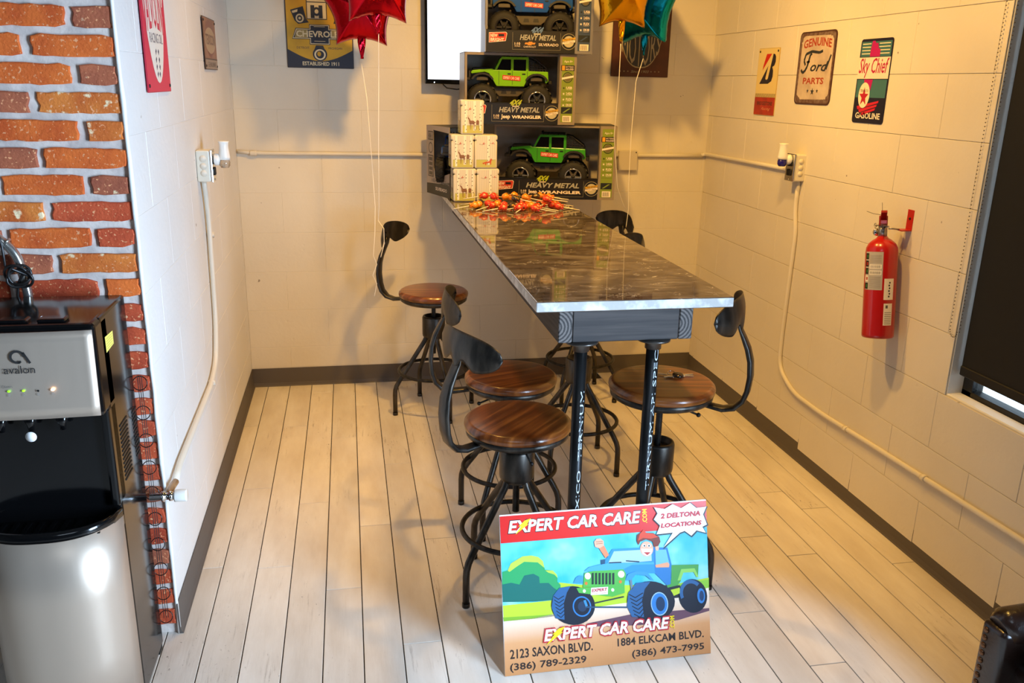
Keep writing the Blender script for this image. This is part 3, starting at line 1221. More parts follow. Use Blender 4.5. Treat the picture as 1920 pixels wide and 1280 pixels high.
# ------------------------------------------------------------------ toy boxes
def toy_box(label, loc, rz, Wd, H, D, scheme, truck, title):
    accent, frame_c, dark = scheme
    t = thing('toy_truck_box', label, 'toy box', loc, rz, 'boxed toy trucks stacked against the back wall')
    mf = mat('card_' + frame_c, '#' + frame_c, 0.4)
    ma = mat('card_' + accent, '#' + accent, 0.4)
    mk = mat('card_black', '#0b0908', 0.45, col2='#1f1813', scale=5, lo=0.45, hi=0.8)
    mi = mat('card_inside', '#d8ccba', 0.6, col2='#a09484', scale=4, stretch=(1, 1, 2))
    th = 0.003
    led = 0.098
    cw = 0.082 if Wd > 0.3 else 0.0
    rec = 0.035
    m = M()
    m.box(0, Wd, D - th, D, 0, H)
    m.box(th, Wd - th, rec, D - th, 0.0005, th)
    m.build('back_panel', mi, t)
    m = M()
    m.box(0, Wd, rec, D, H - th, H)
    m.build('top_panel', mk, t)
    # side panels, profile stepped forward at the ledge
    for x in (0, Wd - th):
        m = M()
        prof = [(0, 0), (D, 0), (D, H), (rec, H), (rec, led + 0.02), (0, led - 0.004)]
        if x > 0 and cw:
            prof = [(0, 0), (D, 0), (D, H), (0, H)]
        m.prism(prof, 0, th, mtx=frame((x, 0, 0), (0, 1, 0), (0, 0, 1)))
        m.build('side_panel', mf, t)
    m = M()
    m.box(th, Wd - cw, 0, th, 0, led)
    m.box(th, Wd - cw, 0, rec + 0.02, led - th, led)
    m.build('front_ledge', mk, t)
    m = M()
    m.box(0, 0.012, rec, rec + th, led, H)
    m.box(0.012, Wd - cw, rec, rec + th, H - 0.012, H)
    m.build('window_frame', mf, t)
    if cw:
        m = M()
        m.box(Wd - cw, Wd - th, 0, th, 0, H)
        m.box(Wd - cw, Wd - cw + th, 0, rec + 0.01, led, H)
        m.build('side_column', mf, t)
    # printing on the front face
    p = Print(frame((0, -0.0002, 0), (1, 0, 0), (0, 0, 1)), eps=0.0003)
    w_, r_, k_ = ink('#f0dcc8'), ink('#c23a26'), ink('#0c0a09')
    if cw:
        c0 = Wd - cw
        p.rect(c0 + 0.012, 0.012, Wd - 0.012, H - 0.014, ma, 1)
        p.text('Ages 8+', c0 + 0.022, H - 0.040, Wd - 0.020, H - 0.028, w_)
        p.rect(c0 + 0.008, H - 0.075, Wd - 0.010, H - 0.050, k_, 2)
        p.rect(c0 + 0.012, H - 0.073, c0 + 0.026, H - 0.052, ink('#d9981f'), 3)
        p.text('BATTERIES', c0 + 0.030, H - 0.061, Wd - 0.014, H - 0.054, w_, 3)
        p.text('INCLUDED', c0 + 0.030, H - 0.072, Wd - 0.014, H - 0.064, w_, 3, bold=0.02)
        cx, cz = c0 + cw / 2, H - 0.105
        p.ell(cx, cz, 0.024, 0.024, k_, 2, inner=0.86)
        p.ell(cx, cz, 0.018, 0.018, ink('#6b5f3c'), 2)
        p.poly([(cx - 0.028, cz - 0.010), (cx + 0.028, cz + 0.001), (cx + 0.028, cz + 0.010), (cx - 0.028, cz - 0.001)], w_, 3)
        for i, s in enumerate(('USB', '2.4GHz', 'FLEX', 'ON 80')):
            z = H - 0.153 - i * 0.026
            p.text(s, c0 + 0.036, z - 0.004, Wd - 0.018, z + 0.007, w_, 2, bold=0.02)
            p.text('suspension', c0 + 0.036, z - 0.009, Wd - 0.020, z - 0.006, w_, 2)
            p.line([(c0 + 0.014, z - 0.013), (Wd - 0.014, z - 0.013)], 0.0008, k_, 2)
            p.star(c0 + 0.024, z, 0.006, k_ if i == 0 else w_, 2)
        p.rect(c0 + 0.014, 0.052, Wd - 0.014, 0.082, ink('#23251f'), 2)
        p.poly([(c0 + 0.02, 0.056), (c0 + 0.05, 0.076), (c0 + 0.06, 0.076), (c0 + 0.03, 0.056)], ma, 3)
        p.rect(c0 + 0.022, 0.014, Wd - 0.018, 0.042, ink('#efe0c6'), 2)
        for i in range(9):
            p.rect(c0 + 0.026 + i * 0.0035, 0.017, c0 + 0.0275 + i * 0.0035, 0.038, k_, 3)
        # ledge
        p.poly([(0.016, 0.040), (0.094, 0.048), (0.100, 0.082), (0.094, 0.088), (0.016, 0.084)], w_, 1)
        p.poly([(0.018, 0.042), (0.092, 0.050), (0.098, 0.081), (0.092, 0.086), (0.018, 0.082)], r_, 2)
        p.text('NEW', 0.022, 0.064, 0.056, 0.079, w_, 3, shear=0.1, bold=0.03)
        p.text('BRIGHT', 0.022, 0.046, 0.086, 0.061, w_, 3, shear=0.1, bold=0.03)
        p.rect(0.060, 0.068, 0.086, 0.078, k_, 3)
        x0, x1 = 0.125, c0 - 0.068
        for (a, b, c, d) in ((x0, 0.012, x1, 0.0135), (x0, 0.0135, x0 + 0.0015, led - 0.01), (x1 - 0.0015, 0.0135, x1, led - 0.01)):
            p.rect(a, b, c, d, ink('#7b7563'), 1)
        sv = ink('#a9a69c', 0.25)
        p.text('4X4', x0 + 0.085, led - 0.012, x0 + 0.145, led + 0.014, ink('#' + ('a8b41c' if accent != '3c4a63' else '5b77a8')), 3, shear=0.5, bold=0.05)
        p.rect(x0 + 0.098, led - 0.018, x0 + 0.130, led - 0.014, w_, 3)
        p.text('HEAVY METAL', x0 + 0.034, 0.054, x1 - 0.022, 0.078, sv, 2, shear=0.25, bold=0.03)
        p.text('1:10', x0 + 0.010, 0.033, x0 + 0.036, 0.044, w_, 2, bold=0.02)
        p.text('SCALE', x0 + 0.010, 0.025, x0 + 0.036, 0.031, w_, 2)
        if title == 'jeep':
            p.text('Jeep', x0 + 0.045, 0.021, x0 + 0.088, 0.045, w_, 2, bold=0.03)
            p.text('WRANGLER', x0 + 0.096, 0.026, x1 - 0.012, 0.041, w_, 2, bold=0.04)
        else:
            g = ink('#c98a35')
            p.poly([(x0 + 0.056, 0.036), (x0 + 0.070, 0.036), (x0 + 0.072, 0.032), (x0 + 0.088, 0.032), (x0 + 0.090, 0.036), (x0 + 0.104, 0.036),
                    (x0 + 0.108, 0.044), (x0 + 0.094, 0.044), (x0 + 0.092, 0.048), (x0 + 0.076, 0.048), (x0 + 0.074, 0.044), (x0 + 0.060, 0.044)], g, 2)
            p.text('CHEVROLET', x0 + 0.052, 0.022, x0 + 0.110, 0.029, w_, 2)
            p.text('SILVERADO', x0 + 0.122, 0.030, x1 - 0.010, 0.042, w_, 2, bold=0.01)
        cx, cz = c0 - 0.030, 0.052
        p.ell(cx, cz, 0.036, 0.036, ink('#8d8468'), 1)
        p.ell(cx, cz, 0.033, 0.033, k_, 2)
        p.ell(cx, cz, 0.025, 0.025, ink('#b9ae8c'), 3)
        p.poly([(cx - 0.030, cz + 0.000), (cx + 0.030, cz + 0.010), (cx + 0.030, cz + 0.020), (cx - 0.030, cz + 0.010)], ink('#c79a2d'), 4)
        p.poly([(cx - 0.030, cz - 0.012), (cx + 0.030, cz - 0.002), (cx + 0.030, cz + 0.008), (cx - 0.030, cz - 0.002)], w_, 4)
        p.text('ALL STAR', cx - 0.022, cz + 0.006, cx + 0.022, cz + 0.014, k_, 5)
        p.text('BODY PARTS', cx - 0.024, cz - 0.006, cx + 0.024, cz + 0.002, k_, 5)
    p.build('printing', t)
    return t


def make_truck(parent, loc, rz, body_hex, kind, chrome=True, name_band=True):
    t = bpy.data.objects.new('toy_truck', None)
    COL.objects.link(t)
    return t


def wheel_mesh(r, w, chrome):
    m = M()
    prof = [(r * 0.56, -w / 2), (r * 0.78, -w / 2), (r * 0.95, -w * 0.42), (r, -w * 0.30), (r, w * 0.30), (r * 0.95, w * 0.42), (r * 0.78, w / 2), (r * 0.56, w / 2)]
    m.lathe(prof, 28, 0, cap=False)
    for k in range(18):
        a = 2 * PI * k / 18
        for s in (-1, 1):
            mx = Matrix.Rotation(a + s * 0.08, 4, 'Z') @ Matrix.Translation((r * 0.99, 0, s * w * 0.22)) @ Matrix.Rotation(s * 0.5, 4, 'X')
            m.box(-r * 0.045, r * 0.05, -r * 0.085, r * 0.085, -w * 0.19, w * 0.19, 0, mtx=mx)
    m.lathe([(r * 0.58, -w * 0.46), (r * 0.58, -w * 0.52), (r * 0.50, -w * 0.52), (r * 0.46, -w * 0.3), (r * 0.44, -w * 0.22)], 28, 1, cap=False)
    m.lathe([(0, -w * 0.50), (r * 0.12, -w * 0.50), (r * 0.14, -w * 0.28), (r * 0.2, -w * 0.18), (r * 0.5, -w * 0.16), (r * 0.5, w * 0.3), (0, w * 0.3)], 20, 2, cap=False)
    for k in range(6):
        a = 2 * PI * k / 6
        mx = Matrix.Rotation(a, 4, 'Z')
        m.prism([(r * 0.06, -r * 0.085), (r * 0.5, -r * 0.045), (r * 0.5, r * 0.045), (r * 0.06, r * 0.085)], -w * 0.40, -w * 0.26, 1, mtx=mx)
    return m


M_TYRE = mat('toy_tyre', '#171412', 0.7)
M_TRIM = mat('toy_black_trim', '#1d1a18', 0.5)
M_CHAS = mat('toy_chassis_grey', '#4d4438', 0.55)
M_TGLASS = mat('toy_dark_glass', '#120f0e', 0.15)


def truck(parent, loc, rz, hexc, kind, chrome, label):
    """side view faces -Y, nose towards -X; length about .38, wheels stand at z=0"""
    g = bpy.data.objects.new('toy_truck', None)
    COL.objects.link(g)
    g.parent = parent
    g.location = loc
    g.rotation_euler = (0, 0, rz)
    g['label'] = label
    mb = mat('toy_paint_' + hexc, '#' + hexc, 0.22, coat=0.5)
    Wt = 0.145
    y0, y1 = 0.035, 0.035 + Wt - 0.03
    side = frame((0, y1, 0), (1, 0, 0), (0, 0, 1))
    dy = y1 - y0
    R = 0.072
    wc = (-0.130, 0.130)
    m = M()
    # tub
    zb = 0.135
    if kind == 'jeep':
        prof = [(-0.185, 0.196), (-0.178, 0.206), (-0.085, 0.215), (-0.078, 0.210), (0.185, 0.205), (0.188, 0.160), (0.175, 0.150),
                (0.168, 0.182), (0.150, 0.192), (0.108, 0.192), (0.092, 0.180), (0.070, zb), (-0.062, zb), (-0.098, 0.192), (-0.118, 0.199), (-0.182, 0.190)]
        m.prism(prof, 0, dy, 0, mtx=side, bev=0.003)
        # upright cabin: pillars and roof
        for (a, b, c, d) in (((-0.070, 0.212), (-0.060, 0.212), (-0.035, 0.262), (-0.045, 0.262)),
                             ((0.006, 0.205), (0.018, 0.205), (0.018, 0.262), (0.006, 0.262)),
                             ((0.078, 0.205), (0.090, 0.205), (0.090, 0.262), (0.078, 0.262))):
            m.prism([a, b, c, d], 0, 0.006, 0, mtx=side)
            m.prism([a, b, c, d], dy - 0.006, dy, 0, mtx=side)
        m.prism([(-0.045, 0.258), (0.090, 0.258), (0.090, 0.270), (-0.038, 0.270)], 0, dy, 0, mtx=side, bev=0.002)
    else:
        prof = [(-0.185, 0.190), (-0.180, 0.205), (-0.150, 0.212), (-0.070, 0.216), (-0.066, 0.214), (0.190, 0.214), (0.192, 0.165), (0.180, 0.150),
                (0.170, 0.182), (0.150, 0.194), (0.110, 0.194), (0.092, 0.180), (0.072, 0.142), (-0.072, 0.142), (-0.098, 0.186), (-0.118, 0.195), (-0.150, 0.195), (-0.170, 0.180), (-0.182, 0.160)]
        m.prism(prof, 0, dy, 0, mtx=side, bev=0.003)
        for (a, b, c, d) in (((-0.072, 0.212), (-0.060, 0.212), (-0.028, 0.258), (-0.038, 0.258)),
                             ((0.008, 0.205), (0.020, 0.205), (0.020, 0.258), (0.008, 0.258)),
                             ((0.066, 0.205), (0.086, 0.205), (0.076, 0.258), (0.062, 0.258))):
            m.prism([a, b, c, d], 0, 0.006, 0, mtx=side)
            m.prism([a, b, c, d], dy - 0.006, dy, 0, mtx=side)
        m.prism([(-0.040, 0.255), (0.078, 0.255), (0.072, 0.266), (-0.028, 0.266)], 0, dy, 0, mtx=side, bev=0.002)
    # door seams and handles
    for x in (-0.052, 0.012, 0.084):
        m.prism([(x, 0.142), (x + 0.0018, 0.142), (x + 0.0018, 0.206), (x, 0.206)], dy - 0.001, dy + 0.0006, 1, mtx=side)
    m.build('body', [mb, M_TRIM], g)
    # glass
    m = M()
    m.prism([(-0.062, 0.212), (0.080, 0.206), (0.080, 0.258), (-0.040, 0.258)], 0.008, dy - 0.008, 0, mtx=side)
    m.build('windows', M_TGLASS, g)
    # trim: hood decal, fenders, bumpers, handles, rack
    m = M()
    for wx in wc:
        pts = []
        for i in range(9):
            a = PI * (0.12 + 0.76 * i / 8)
            pts.append((wx + 0.058 * math.cos(a), 0.150 + 0.046 * math.sin(a)))
        for i in range(8, -1, -1):
            a = PI * (0.12 + 0.76 * i / 8)
            pts.append((wx + 0.049 * math.cos(a), 0.150 + 0.037 * math.sin(a)))
        m.prism(pts, -0.004, 0.012, 0, mtx=side)
        m.prism(pts, dy - 0.012, dy + 0.010, 0, mtx=side)
    m.build('fender_trim', M_TRIM, g)['kind'] = 'stuff'
    M().box(-0.214, -0.186, y0 + 0.01, y1 - 0.01, 0.160, 0.174, 0, bev=0.002).build('front_bumper', M_TRIM, g)
    M().box(0.190, 0.206, y0 + 0.01, y1 - 0.01, 0.148, 0.165, 0, bev=0.002).build('rear_bumper', M_TRIM, g)
    M().box(-0.196, -0.184, y0 + 0.012, y1 - 0.012, 0.172, 0.205, 0, bev=0.002).build('grille', M_TRIM, g)
    for x in (-0.010, 0.060):
        M().box(x, x + 0.016, y0 - 0.004, y0 + 0.002, 0.190, 0.195, 0, bev=0.001).build('door_handle', M_TRIM, g)
    M().box(-0.176, -0.088, y0 + 0.018, y1 - 0.018, 0.206, 0.2195, 0, bev=0.003).build('bonnet_decal', M_TRIM, g)
    m = M()
    if kind == 'jeep':
        # soft rear cage
        for k in range(7):
            x = 0.092 + k * 0.013
            h = 0.262 - max(0, (k - 1)) * 0.009
            m.prism([(x, 0.205), (x + 0.003, 0.205), (x + 0.003, h), (x, h)], dy - 0.004, dy - 0.001, 0, mtx=side)
        for k in range(4):
            m.prism([(0.092, 0.216 + k * 0.011), (0.176 - k * 0.018, 0.212 + k * 0.011), (0.176 - k * 0.018, 0.215 + k * 0.011), (0.092, 0.219 + k * 0.011)], dy - 0.004, dy - 0.001, 0, mtx=side)
        m.tube([(0.090, y0 + 0.004, 0.268), (0.120, y0 + 0.004, 0.262), (0.176, y0 + 0.004, 0.222), (0.182, y0 + 0.004, 0.205)], 0.003, 6)
        m.tube([(0.090, y1 - 0.004, 0.268), (0.120, y1 - 0.004, 0.262), (0.176, y1 - 0.004, 0.222), (0.182, y1 - 0.004, 0.205)], 0.003, 6)
    else:
        m.tube([(0.086, y0 + 0.006, 0.215), (0.092, y0 + 0.006, 0.245), (0.100, y1 - 0.006, 0.245), (0.100, y1 - 0.006, 0.215)], 0.003, 6)
    m.build('rear_cage' if kind == 'jeep' else 'roll_bar', M_TRIM, g)
    m = M()
    for y in (y0 + 0.02, y1 - 0.02):
        m.tube([(-0.03, y, 0.276), (0.082, y, 0.276)], 0.0018, 6)
    for k in range(7):
        x = -0.03 + k * 0.0187
        m.tube([(x, y0 + 0.02, 0.276), (x, y1 - 0.02, 0.276)], 0.0014, 6)
    for x in (-0.025, 0.0, 0.05, 0.078):
        m.tube([(x, y0 + 0.02, 0.268), (x, y0 + 0.02, 0.277)], 0.0014, 6)
    for k in range(4):
        m.ball((-0.030, y0 + 0.028 + k * 0.018, 0.282), 0.005, sub=1)
    m.build('roof_rack', M_TRIM, g)
    # chassis
    m = M()
    m.prism([(-0.100, 0.128), (0.100, 0.128), (0.060, 0.100), (0.045, 0.088), (-0.045, 0.088), (-0.060, 0.100)], 0.03, dy - 0.03, 0, mtx=side, bev=0.002)
    for x in (-0.024, 0.022):
        m.prism([(x - 0.014, 0.100), (x + 0.014, 0.100), (x + 0.010, 0.116), (x - 0.010, 0.116)], dy - 0.030, dy - 0.0295, 1, mtx=side)
    for wx in wc:
        m.tube([(wx, y0 - 0.01, R), (wx, y1 + 0.01, R)], 0.009, 8, 1)
        for sy in (y0 + 0.006, y1 - 0.006):
            m.tube([(wx + (0.03 if wx < 0 else -0.03), sy, 0.150), (wx + (0.008 if wx < 0 else -0.008), sy, 0.075)], 0.005, 8, 0)
        m.box(wx - 0.028, wx + 0.028, y0 + 0.004, y0 + 0.010, 0.160, 0.178, 0, bev=0.002)
    m.build('chassis', [M_CHAS, M_TRIM], g)
    wm = None
    for wx in wc:
        for sy, flip in ((y0 - 0.010, 0), (y1 + 0.010, 1)):
            if wm is None:
                mm = wheel_mesh(R, 0.058, chrome)
                o = mm.build('wheel', [M_TYRE, mat('toy_chrome_rim', '#cfccc4', 0.12, 0.95) if chrome else mat('toy_black_rim', '#26211e', 0.35, 0.3), M_BLACKM], g)
                wm = o.data
            else:
                o = link('wheel', wm, g)
            o.matrix_local = Matrix.Translation((wx, sy, R)) @ Matrix.Rotation(PI if flip else 0, 4, 'Z') @ Matrix.Rotation(-PI / 2, 4, 'X')
    # red door sticker
    p = Print(frame((0, y0 - 0.0016, 0), (1, 0, 0), (0, 0, 1)), eps=0.0003)
    sk = 0.0
    p.poly([(-0.034, 0.166 + sk), (0.052, 0.160), (0.052, 0.181), (-0.034, 0.187)], ink('#c8301e'), 1)
    p.text('EXPERT CAR CARE', -0.030, 0.167, 0.048, 0.180, ink('#f6e2d0'), 2, shear=0.15, bold=0.02, fn=lambda u, v: (u, v - 0.35 * u + 0.15))
    p.build('door_sticker', g, 'red sticker with white lettering')
    return g


GREEN = ('7f8f2c', '8d7f6c', '000000')
BLUE = ('3c4a63', '7d7a80', '000000')
b1 = toy_box('boxed bright green toy jeep lying in the middle of the stack, behind the top tin', (1.086, -0.362, 1.3915), math.radians(-1.5), 0.526, 0.3215, 0.27, GREEN, 0, 'jeep')
b2 = toy_box('boxed green toy jeep at the bottom right of the stack, beside the tins', (1.228, -0.338, ZB), math.radians(-9.5), 0.590, 0.3505, 0.27, GREEN, 0, 'jeep')
b3 = toy_box('boxed blue toy pickup on the very top of the stack, beside the screen', (1.178, -0.365, 1.7145), math.radians(-4), 0.500, 0.335, 0.27, BLUE, 0, 'silverado')
truck(b1, (0.220, 0.060, 0.036), math.radians(-4), '7fc01c', 'jeep', True, 'lime green toy jeep')
truck(b2, (0.262, 0.070, 0.030), math.radians(-6), '3f9c2a', 'jeep', True, 'green toy jeep with a red windscreen strip')
truck(b3, (0.222, 0.060, 0.040), math.radians(-5), '1c4fa6', 'pickup', False, 'blue toy pickup')

# side-on silver box at the left, partly behind the tins
t = thing('toy_truck_box', 'silver-sided toy truck box turned end-on at the left of the stack', 'toy box', (1.012, -0.360, ZB), 0,
          'boxed toy trucks stacked against the back wall')
uv = Vector((0.928 - 1.012, -0.100 + 0.360, 0))
Ls = uv.length
ux = -uv.normalized()          # from back corner to front corner = left to right on the face
mf = mat('card_silver', '#9b8d85', 0.35)
fm = frame((0.928 - 1.012, -0.100 + 0.360, 0), ux, (0, 0, 1))   # face coordinates, x 0..Ls, y up
H4 = 0.332
m = M()
m.prism([(0, 0), (Ls, 0), (Ls, 0.118), (Ls * 0.55, 0.088), (Ls * 0.34, 0.118), (Ls * 0.31, 0.13), (Ls * 0.31, H4 - 0.02), (Ls, H4 - 0.028), (Ls, H4), (0, H4)], -0.003, 0, mtx=fm)
m.build('side_panel', mf, t)
m = M()
m.box(0.003, Ls, 0, H4 - 0.003, -0.165, -0.162, mtx=fm)
m.box(0, 0.003, 0, H4, -0.162, -0.003, mtx=fm)
m.build('back_panel', mat('card_inside', '#d8ccba', 0.6), t)
M().box(0.003, Ls, H4 - 0.003, H4, -0.162, -0.003, mtx=fm).build('top_panel', mat('card_black', '#15110e', 0.3), t)
M().box(Ls - 0.003, Ls, 0.0, 0.115, -0.162, -0.003, mtx=fm).build('front_ledge', mat('card_black', '#15110e', 0.3), t)
p = Print(fm, eps=0.0003)
kk, ww = ink('#2a2320'), ink('#e0d0c0')
p.rect(0.002, 0.0, Ls, 0.050, mat('card_black', '#15110e', 0.3), 1)
p.poly([(0.002, 0.05), (Ls, 0.05), (Ls, 0.075), (0.15, 0.058)], mat('card_black', '#15110e', 0.3), 1)
p.text('SILVERADO', 0.11, 0.024, 0.245, 0.040, ww, 2, bold=0.02)
p.text('HEAVY METAL', 0.06, 0.060, 0.275, 0.078, ink('#6f6a68'), 3, shear=0.2, bold=0.02)
p.poly([(0.12, 0.092), (0.15, 0.092), (0.155, 0.086), (0.18, 0.086), (0.185, 0.092), (0.21, 0.092), (0.215, 0.110), (0.185, 0.110), (0.18, 0.116), (0.155, 0.116), (0.15, 0.110), (0.125, 0.110)], ink('#5f6a7c'), 2)
p.rect(0.02, 0.085, 0.085, 0.19, kk, 2)
p.rect(0.026, 0.090, 0.079, 0.185, ink('#8d7f77'), 3)
for k in range(4):
    p.rect(0.032, 0.094 + k * 0.023, 0.073, 0.110 + k * 0.023, ink('#3d352f'), 4)
p.ell(0.052, 0.225, 0.026, 0.026, kk, 2, inner=0.82)
p.rect(0.022, 0.262, 0.085, 0.305, kk, 2)
p.rect(0.027, 0.267, 0.080, 0.300, ink('#8d7f77'), 3)
p.text('4X4', 0.030, 0.270, 0.062, 0.296, kk, 4, bold=0.03)
p.build('printing', t)
g4 = truck(t, (0.118, 0.120, 0.070), math.radians(70), '1b3a7c', 'pickup', False, 'dark toy pickup seen nose first')
g4.scale = (0.62, 0.80, 0.82)

# ------------------------------------------------------------------ tins
def tin(label, x, y, z, motif, w=0.1065, h=0.1535, rz=0.0):
    t = thing('biscuit_tin', label, 'tin', (x, y, z), rz, 'birch-forest tins stacked on the bar')
    m = M()
    m.box(0, w, 0, w, 0.0, h - 0.026, bev=0.009, seg=3, smooth=True)
    m.build('tin_body', mat('tin_cream', '#e2d9c3', 0.22, coat=0.4), t)
    m = M()
    m.box(-0.0012, w + 0.0012, -0.0012, w + 0.0012, h - 0.027, h, bev=0.009, seg=3, smooth=True)
    m.build('lid', mat('tin_cream', '#e2d9c3', 0.22, coat=0.4), t)
    r = random.Random(label)
    for X, Y0, fr in (((1, 0, 0), None, frame((0, -0.0013, 0), (1, 0, 0), (0, 0, 1))), ((0, -1, 0), None, frame((-0.0013, w, 0), (0, -1, 0), (0, 0, 1)))):
        p = Print(fr, eps=0.0002)
        a, b = 0.008, w - 0.008
        p.rect(a, 0.006, b, h - 0.004, ink('#ded7c6', 0.22), 0.5)
        p.rect(a, 0.006, b, 0.040, ink('#c3bd62', 0.22), 1)
        p.line([(a, 0.040), (b, 0.041)], 0.0015, ink('#8fa055', 0.22), 1.5)
        for k in range(9):
            xx = a + 0.006 + k * 0.0098
            p.rect(xx, 0.041, xx + 0.0011, h - 0.006, ink('#b4b0a3', 0.22), 1)
        trunks = ((0.022, 0.010), (0.062, 0.012), (0.090, 0.009)) if motif == 'deer' else ((0.064, 0.011),)
        for cx, tw in trunks:
            p.rect(cx - tw / 2, 0.018 if cx != 0.022 else 0.010, cx + tw / 2, h - 0.005, ink('#efe9d8', 0.22), 2)
            for q in range(7):
                zz = 0.022 + q * 0.017 + r.uniform(-0.004, 0.004)
                sx = r.choice((-1, 1)) * tw * 0.28
                p.poly([(cx + sx - 0.0022, zz), (cx + sx + 0.0022, zz + 0.001), (cx + sx + 0.001, zz + 0.005), (cx + sx - 0.0015, zz + 0.004)], ink('#2c2420', 0.22), 3)
        br = ink('#7a5540', 0.22)
        p.line([(0.020, 0.112), (0.034, 0.108), (0.048, 0.113)], 0.0012, br, 3)
        p.poly([(0.036, 0.112), (0.044, 0.122), (0.042, 0.113), (0.050, 0.116), (0.042, 0.110)], ink('#c4624a', 0.22), 4)
        if motif == 'deer':
            D = ink('#8a6347', 0.22)
            p.poly([(0.038, 0.048), (0.060, 0.046), (0.064, 0.056), (0.058, 0.062), (0.044, 0.062), (0.038, 0.074), (0.030, 0.078), (0.032, 0.070), (0.036, 0.066)], D, 4)
            for lx in (0.041, 0.045, 0.056, 0.061):
                p.poly([(lx, 0.050), (lx + 0.003, 0.050), (lx + 0.002, 0.022), (lx + 0.0008, 0.022)], D, 4)
            p.line([(0.033, 0.077), (0.029, 0.086)], 0.001, D, 4)
            p.line([(0.036, 0.077), (0.038, 0.087)], 0.001, D, 4)
            p.poly([(0.070, 0.044), (0.082, 0.044), (0.084, 0.060), (0.076, 0.066), (0.070, 0.060)], D, 4)
            p.line([(0.074, 0.046), (0.072, 0.022)], 0.002, D, 4)
            p.line([(0.081, 0.046), (0.083, 0.024)], 0.002, D, 4)
        else:
            O = ink('#c65c22', 0.22)
            p.poly([(0.036, 0.026), (0.052, 0.032), (0.068, 0.034), (0.074, 0.044), (0.078, 0.048), (0.080, 0.043), (0.084, 0.040), (0.078, 0.036), (0.077, 0.018),
                    (0.074, 0.018), (0.072, 0.027), (0.056, 0.025), (0.053, 0.016), (0.050, 0.016), (0.048, 0.025), (0.040, 0.020)], O, 4)
            p.line([(0.070, 0.116), (0.094, 0.113)], 0.0012, br, 3)
            p.poly([(0.078, 0.114), (0.088, 0.122), (0.086, 0.114), (0.094, 0.112)], ink('#c4624a', 0.22), 4)
        p.build('printing', t)
    return t


TY = -0.475
tin('pale birch-forest tin with deer, lower left of the stack of five', 1.018, TY, ZB, 'deer')
tin('pale birch-forest tin with a fox, lower right of the stack of five', 1.127, TY, ZB, 'fox')
tin('pale birch-forest tin with deer, middle row of the stack, left one', 1.008, TY, ZB + 0.154, 'deer')
tin('pale birch-forest tin with an orange fox, middle row of the stack, right one', 1.1165, TY, ZB + 0.154, 'fox')
tin('pale birch-forest tin with deer, alone on top of the stack of five', 1.052, TY, ZB + 0.308, 'deer')

# ------------------------------------------------------------------ lollipops
POP = {'red': ('#d8391c', 'red-wrapped lollipop in the pile of sweets on the bar', 'red lollipops in the pile'),
       'orange': ('#ef8d14', 'orange-wrapped lollipop in the pile of sweets on the bar', 'orange lollipops in the pile'),
       'black': ('#3a2c1c', 'black and gold wrapped lollipop in the pile of sweets on the bar', 'black lollipops in the pile')}
protos = {}


def lolly(kind):
    hx, lb, gp = POP[kind]
    t = thing('lollipop', lb, 'lollipop', (0, 0, 0), 0, gp)
    m = M()
    mw = mat('wrap_' + kind, hx, 0.25, coat=0.6, col2='#f4c27a' if kind != 'black' else '#c79a3c', scale=90, lo=0.56, hi=0.66)
    m.ball((0, 0, 0), 0.0172, sub=2, jitter=0.10, scale=(1.0, 1, 0.95))
    for k in range(10):
        a = 2 * PI * k / 10
        m.prism([(0.012, -0.005), (0.025, -0.007), (0.026, 0.006), (0.012, 0.005)], -0.0006, 0.0006,
                mtx=Matrix.Rotation(a, 4, 'X') @ Matrix.Rotation(0.35, 4, 'Y') @ Matrix.Translation((0.0, 0.004, 0)))
    m.build('wrapped_head', mw, t)
    m = M()
    m.tube([(0.014, 0, 0), (0.098, 0, 0)], 0.0021, 8)
    m.build('stick', mat('paper_stick', '#efe0bd', 0.6), t)
    return t


pops = [  # x, y, z over the bar, heading in degrees, lift of the stick
    (1.105, -0.665, 0, 190, 'orange'), (1.120, -0.615, 0, 150, 'black'), (1.150, -0.650, 0, 20, 'red'), (1.142, -0.600, 1, 175, 'red'),
    (1.160, -0.700, 0, 215, 'red'), (1.190, -0.660, 0, 60, 'orange'), (1.215, -0.700, 0, 100, 'red'), (1.232, -0.640, 1, 15, 'orange'),
    (1.245, -0.735, 0, 190, 'black'), (1.270, -0.770, 0, 182, 'red'), (1.262, -0.700, 1, 352, 'black'), (1.290, -0.700, 0, 340, 'red'),
    (1.300, -0.745, 0, 235, 'red'), (1.318, -0.660, 1, 330, 'orange'), (1.335, -0.710, 0, 200, 'orange'), (1.340, -0.600, 0, 48, 'orange'),
    (1.350, -0.760, 0, 345, 'red'), (1.372, -0.700, 0, 160, 'black'), (1.385, -0.660, 0, 355, 'red'), (1.400, -0.720, 1, 350, 'red'),
    (1.410, -0.640, 0, 8, 'red'), (1.395, -0.610, 1, 0, 'orange'), (1.430, -0.700, 0, 352, 'red'), (1.425, -0.660, 1, 5, 'orange'),
    (1.085, -0.690, 0, 186, 'orange'), (1.200, -0.770, 0, 188, 'red'), (1.330, -0.800, 0, 350, 'red'), (1.450, -0.745, 0, 348, 'red'), (1.452, -0.640, 0, 2, 'orange'), (1.280, -0.590, 1, 62, 'orange'), (1.245, -0.600, 1, 350, 'black'),
    (1.375, -0.640, 1, 150, 'black'), (1.310, -0.620, 0, 200, 'red'), (1.205, -0.610, 0, 120, 'red'), (1.178, -0.625, 1, 40, 'red')]
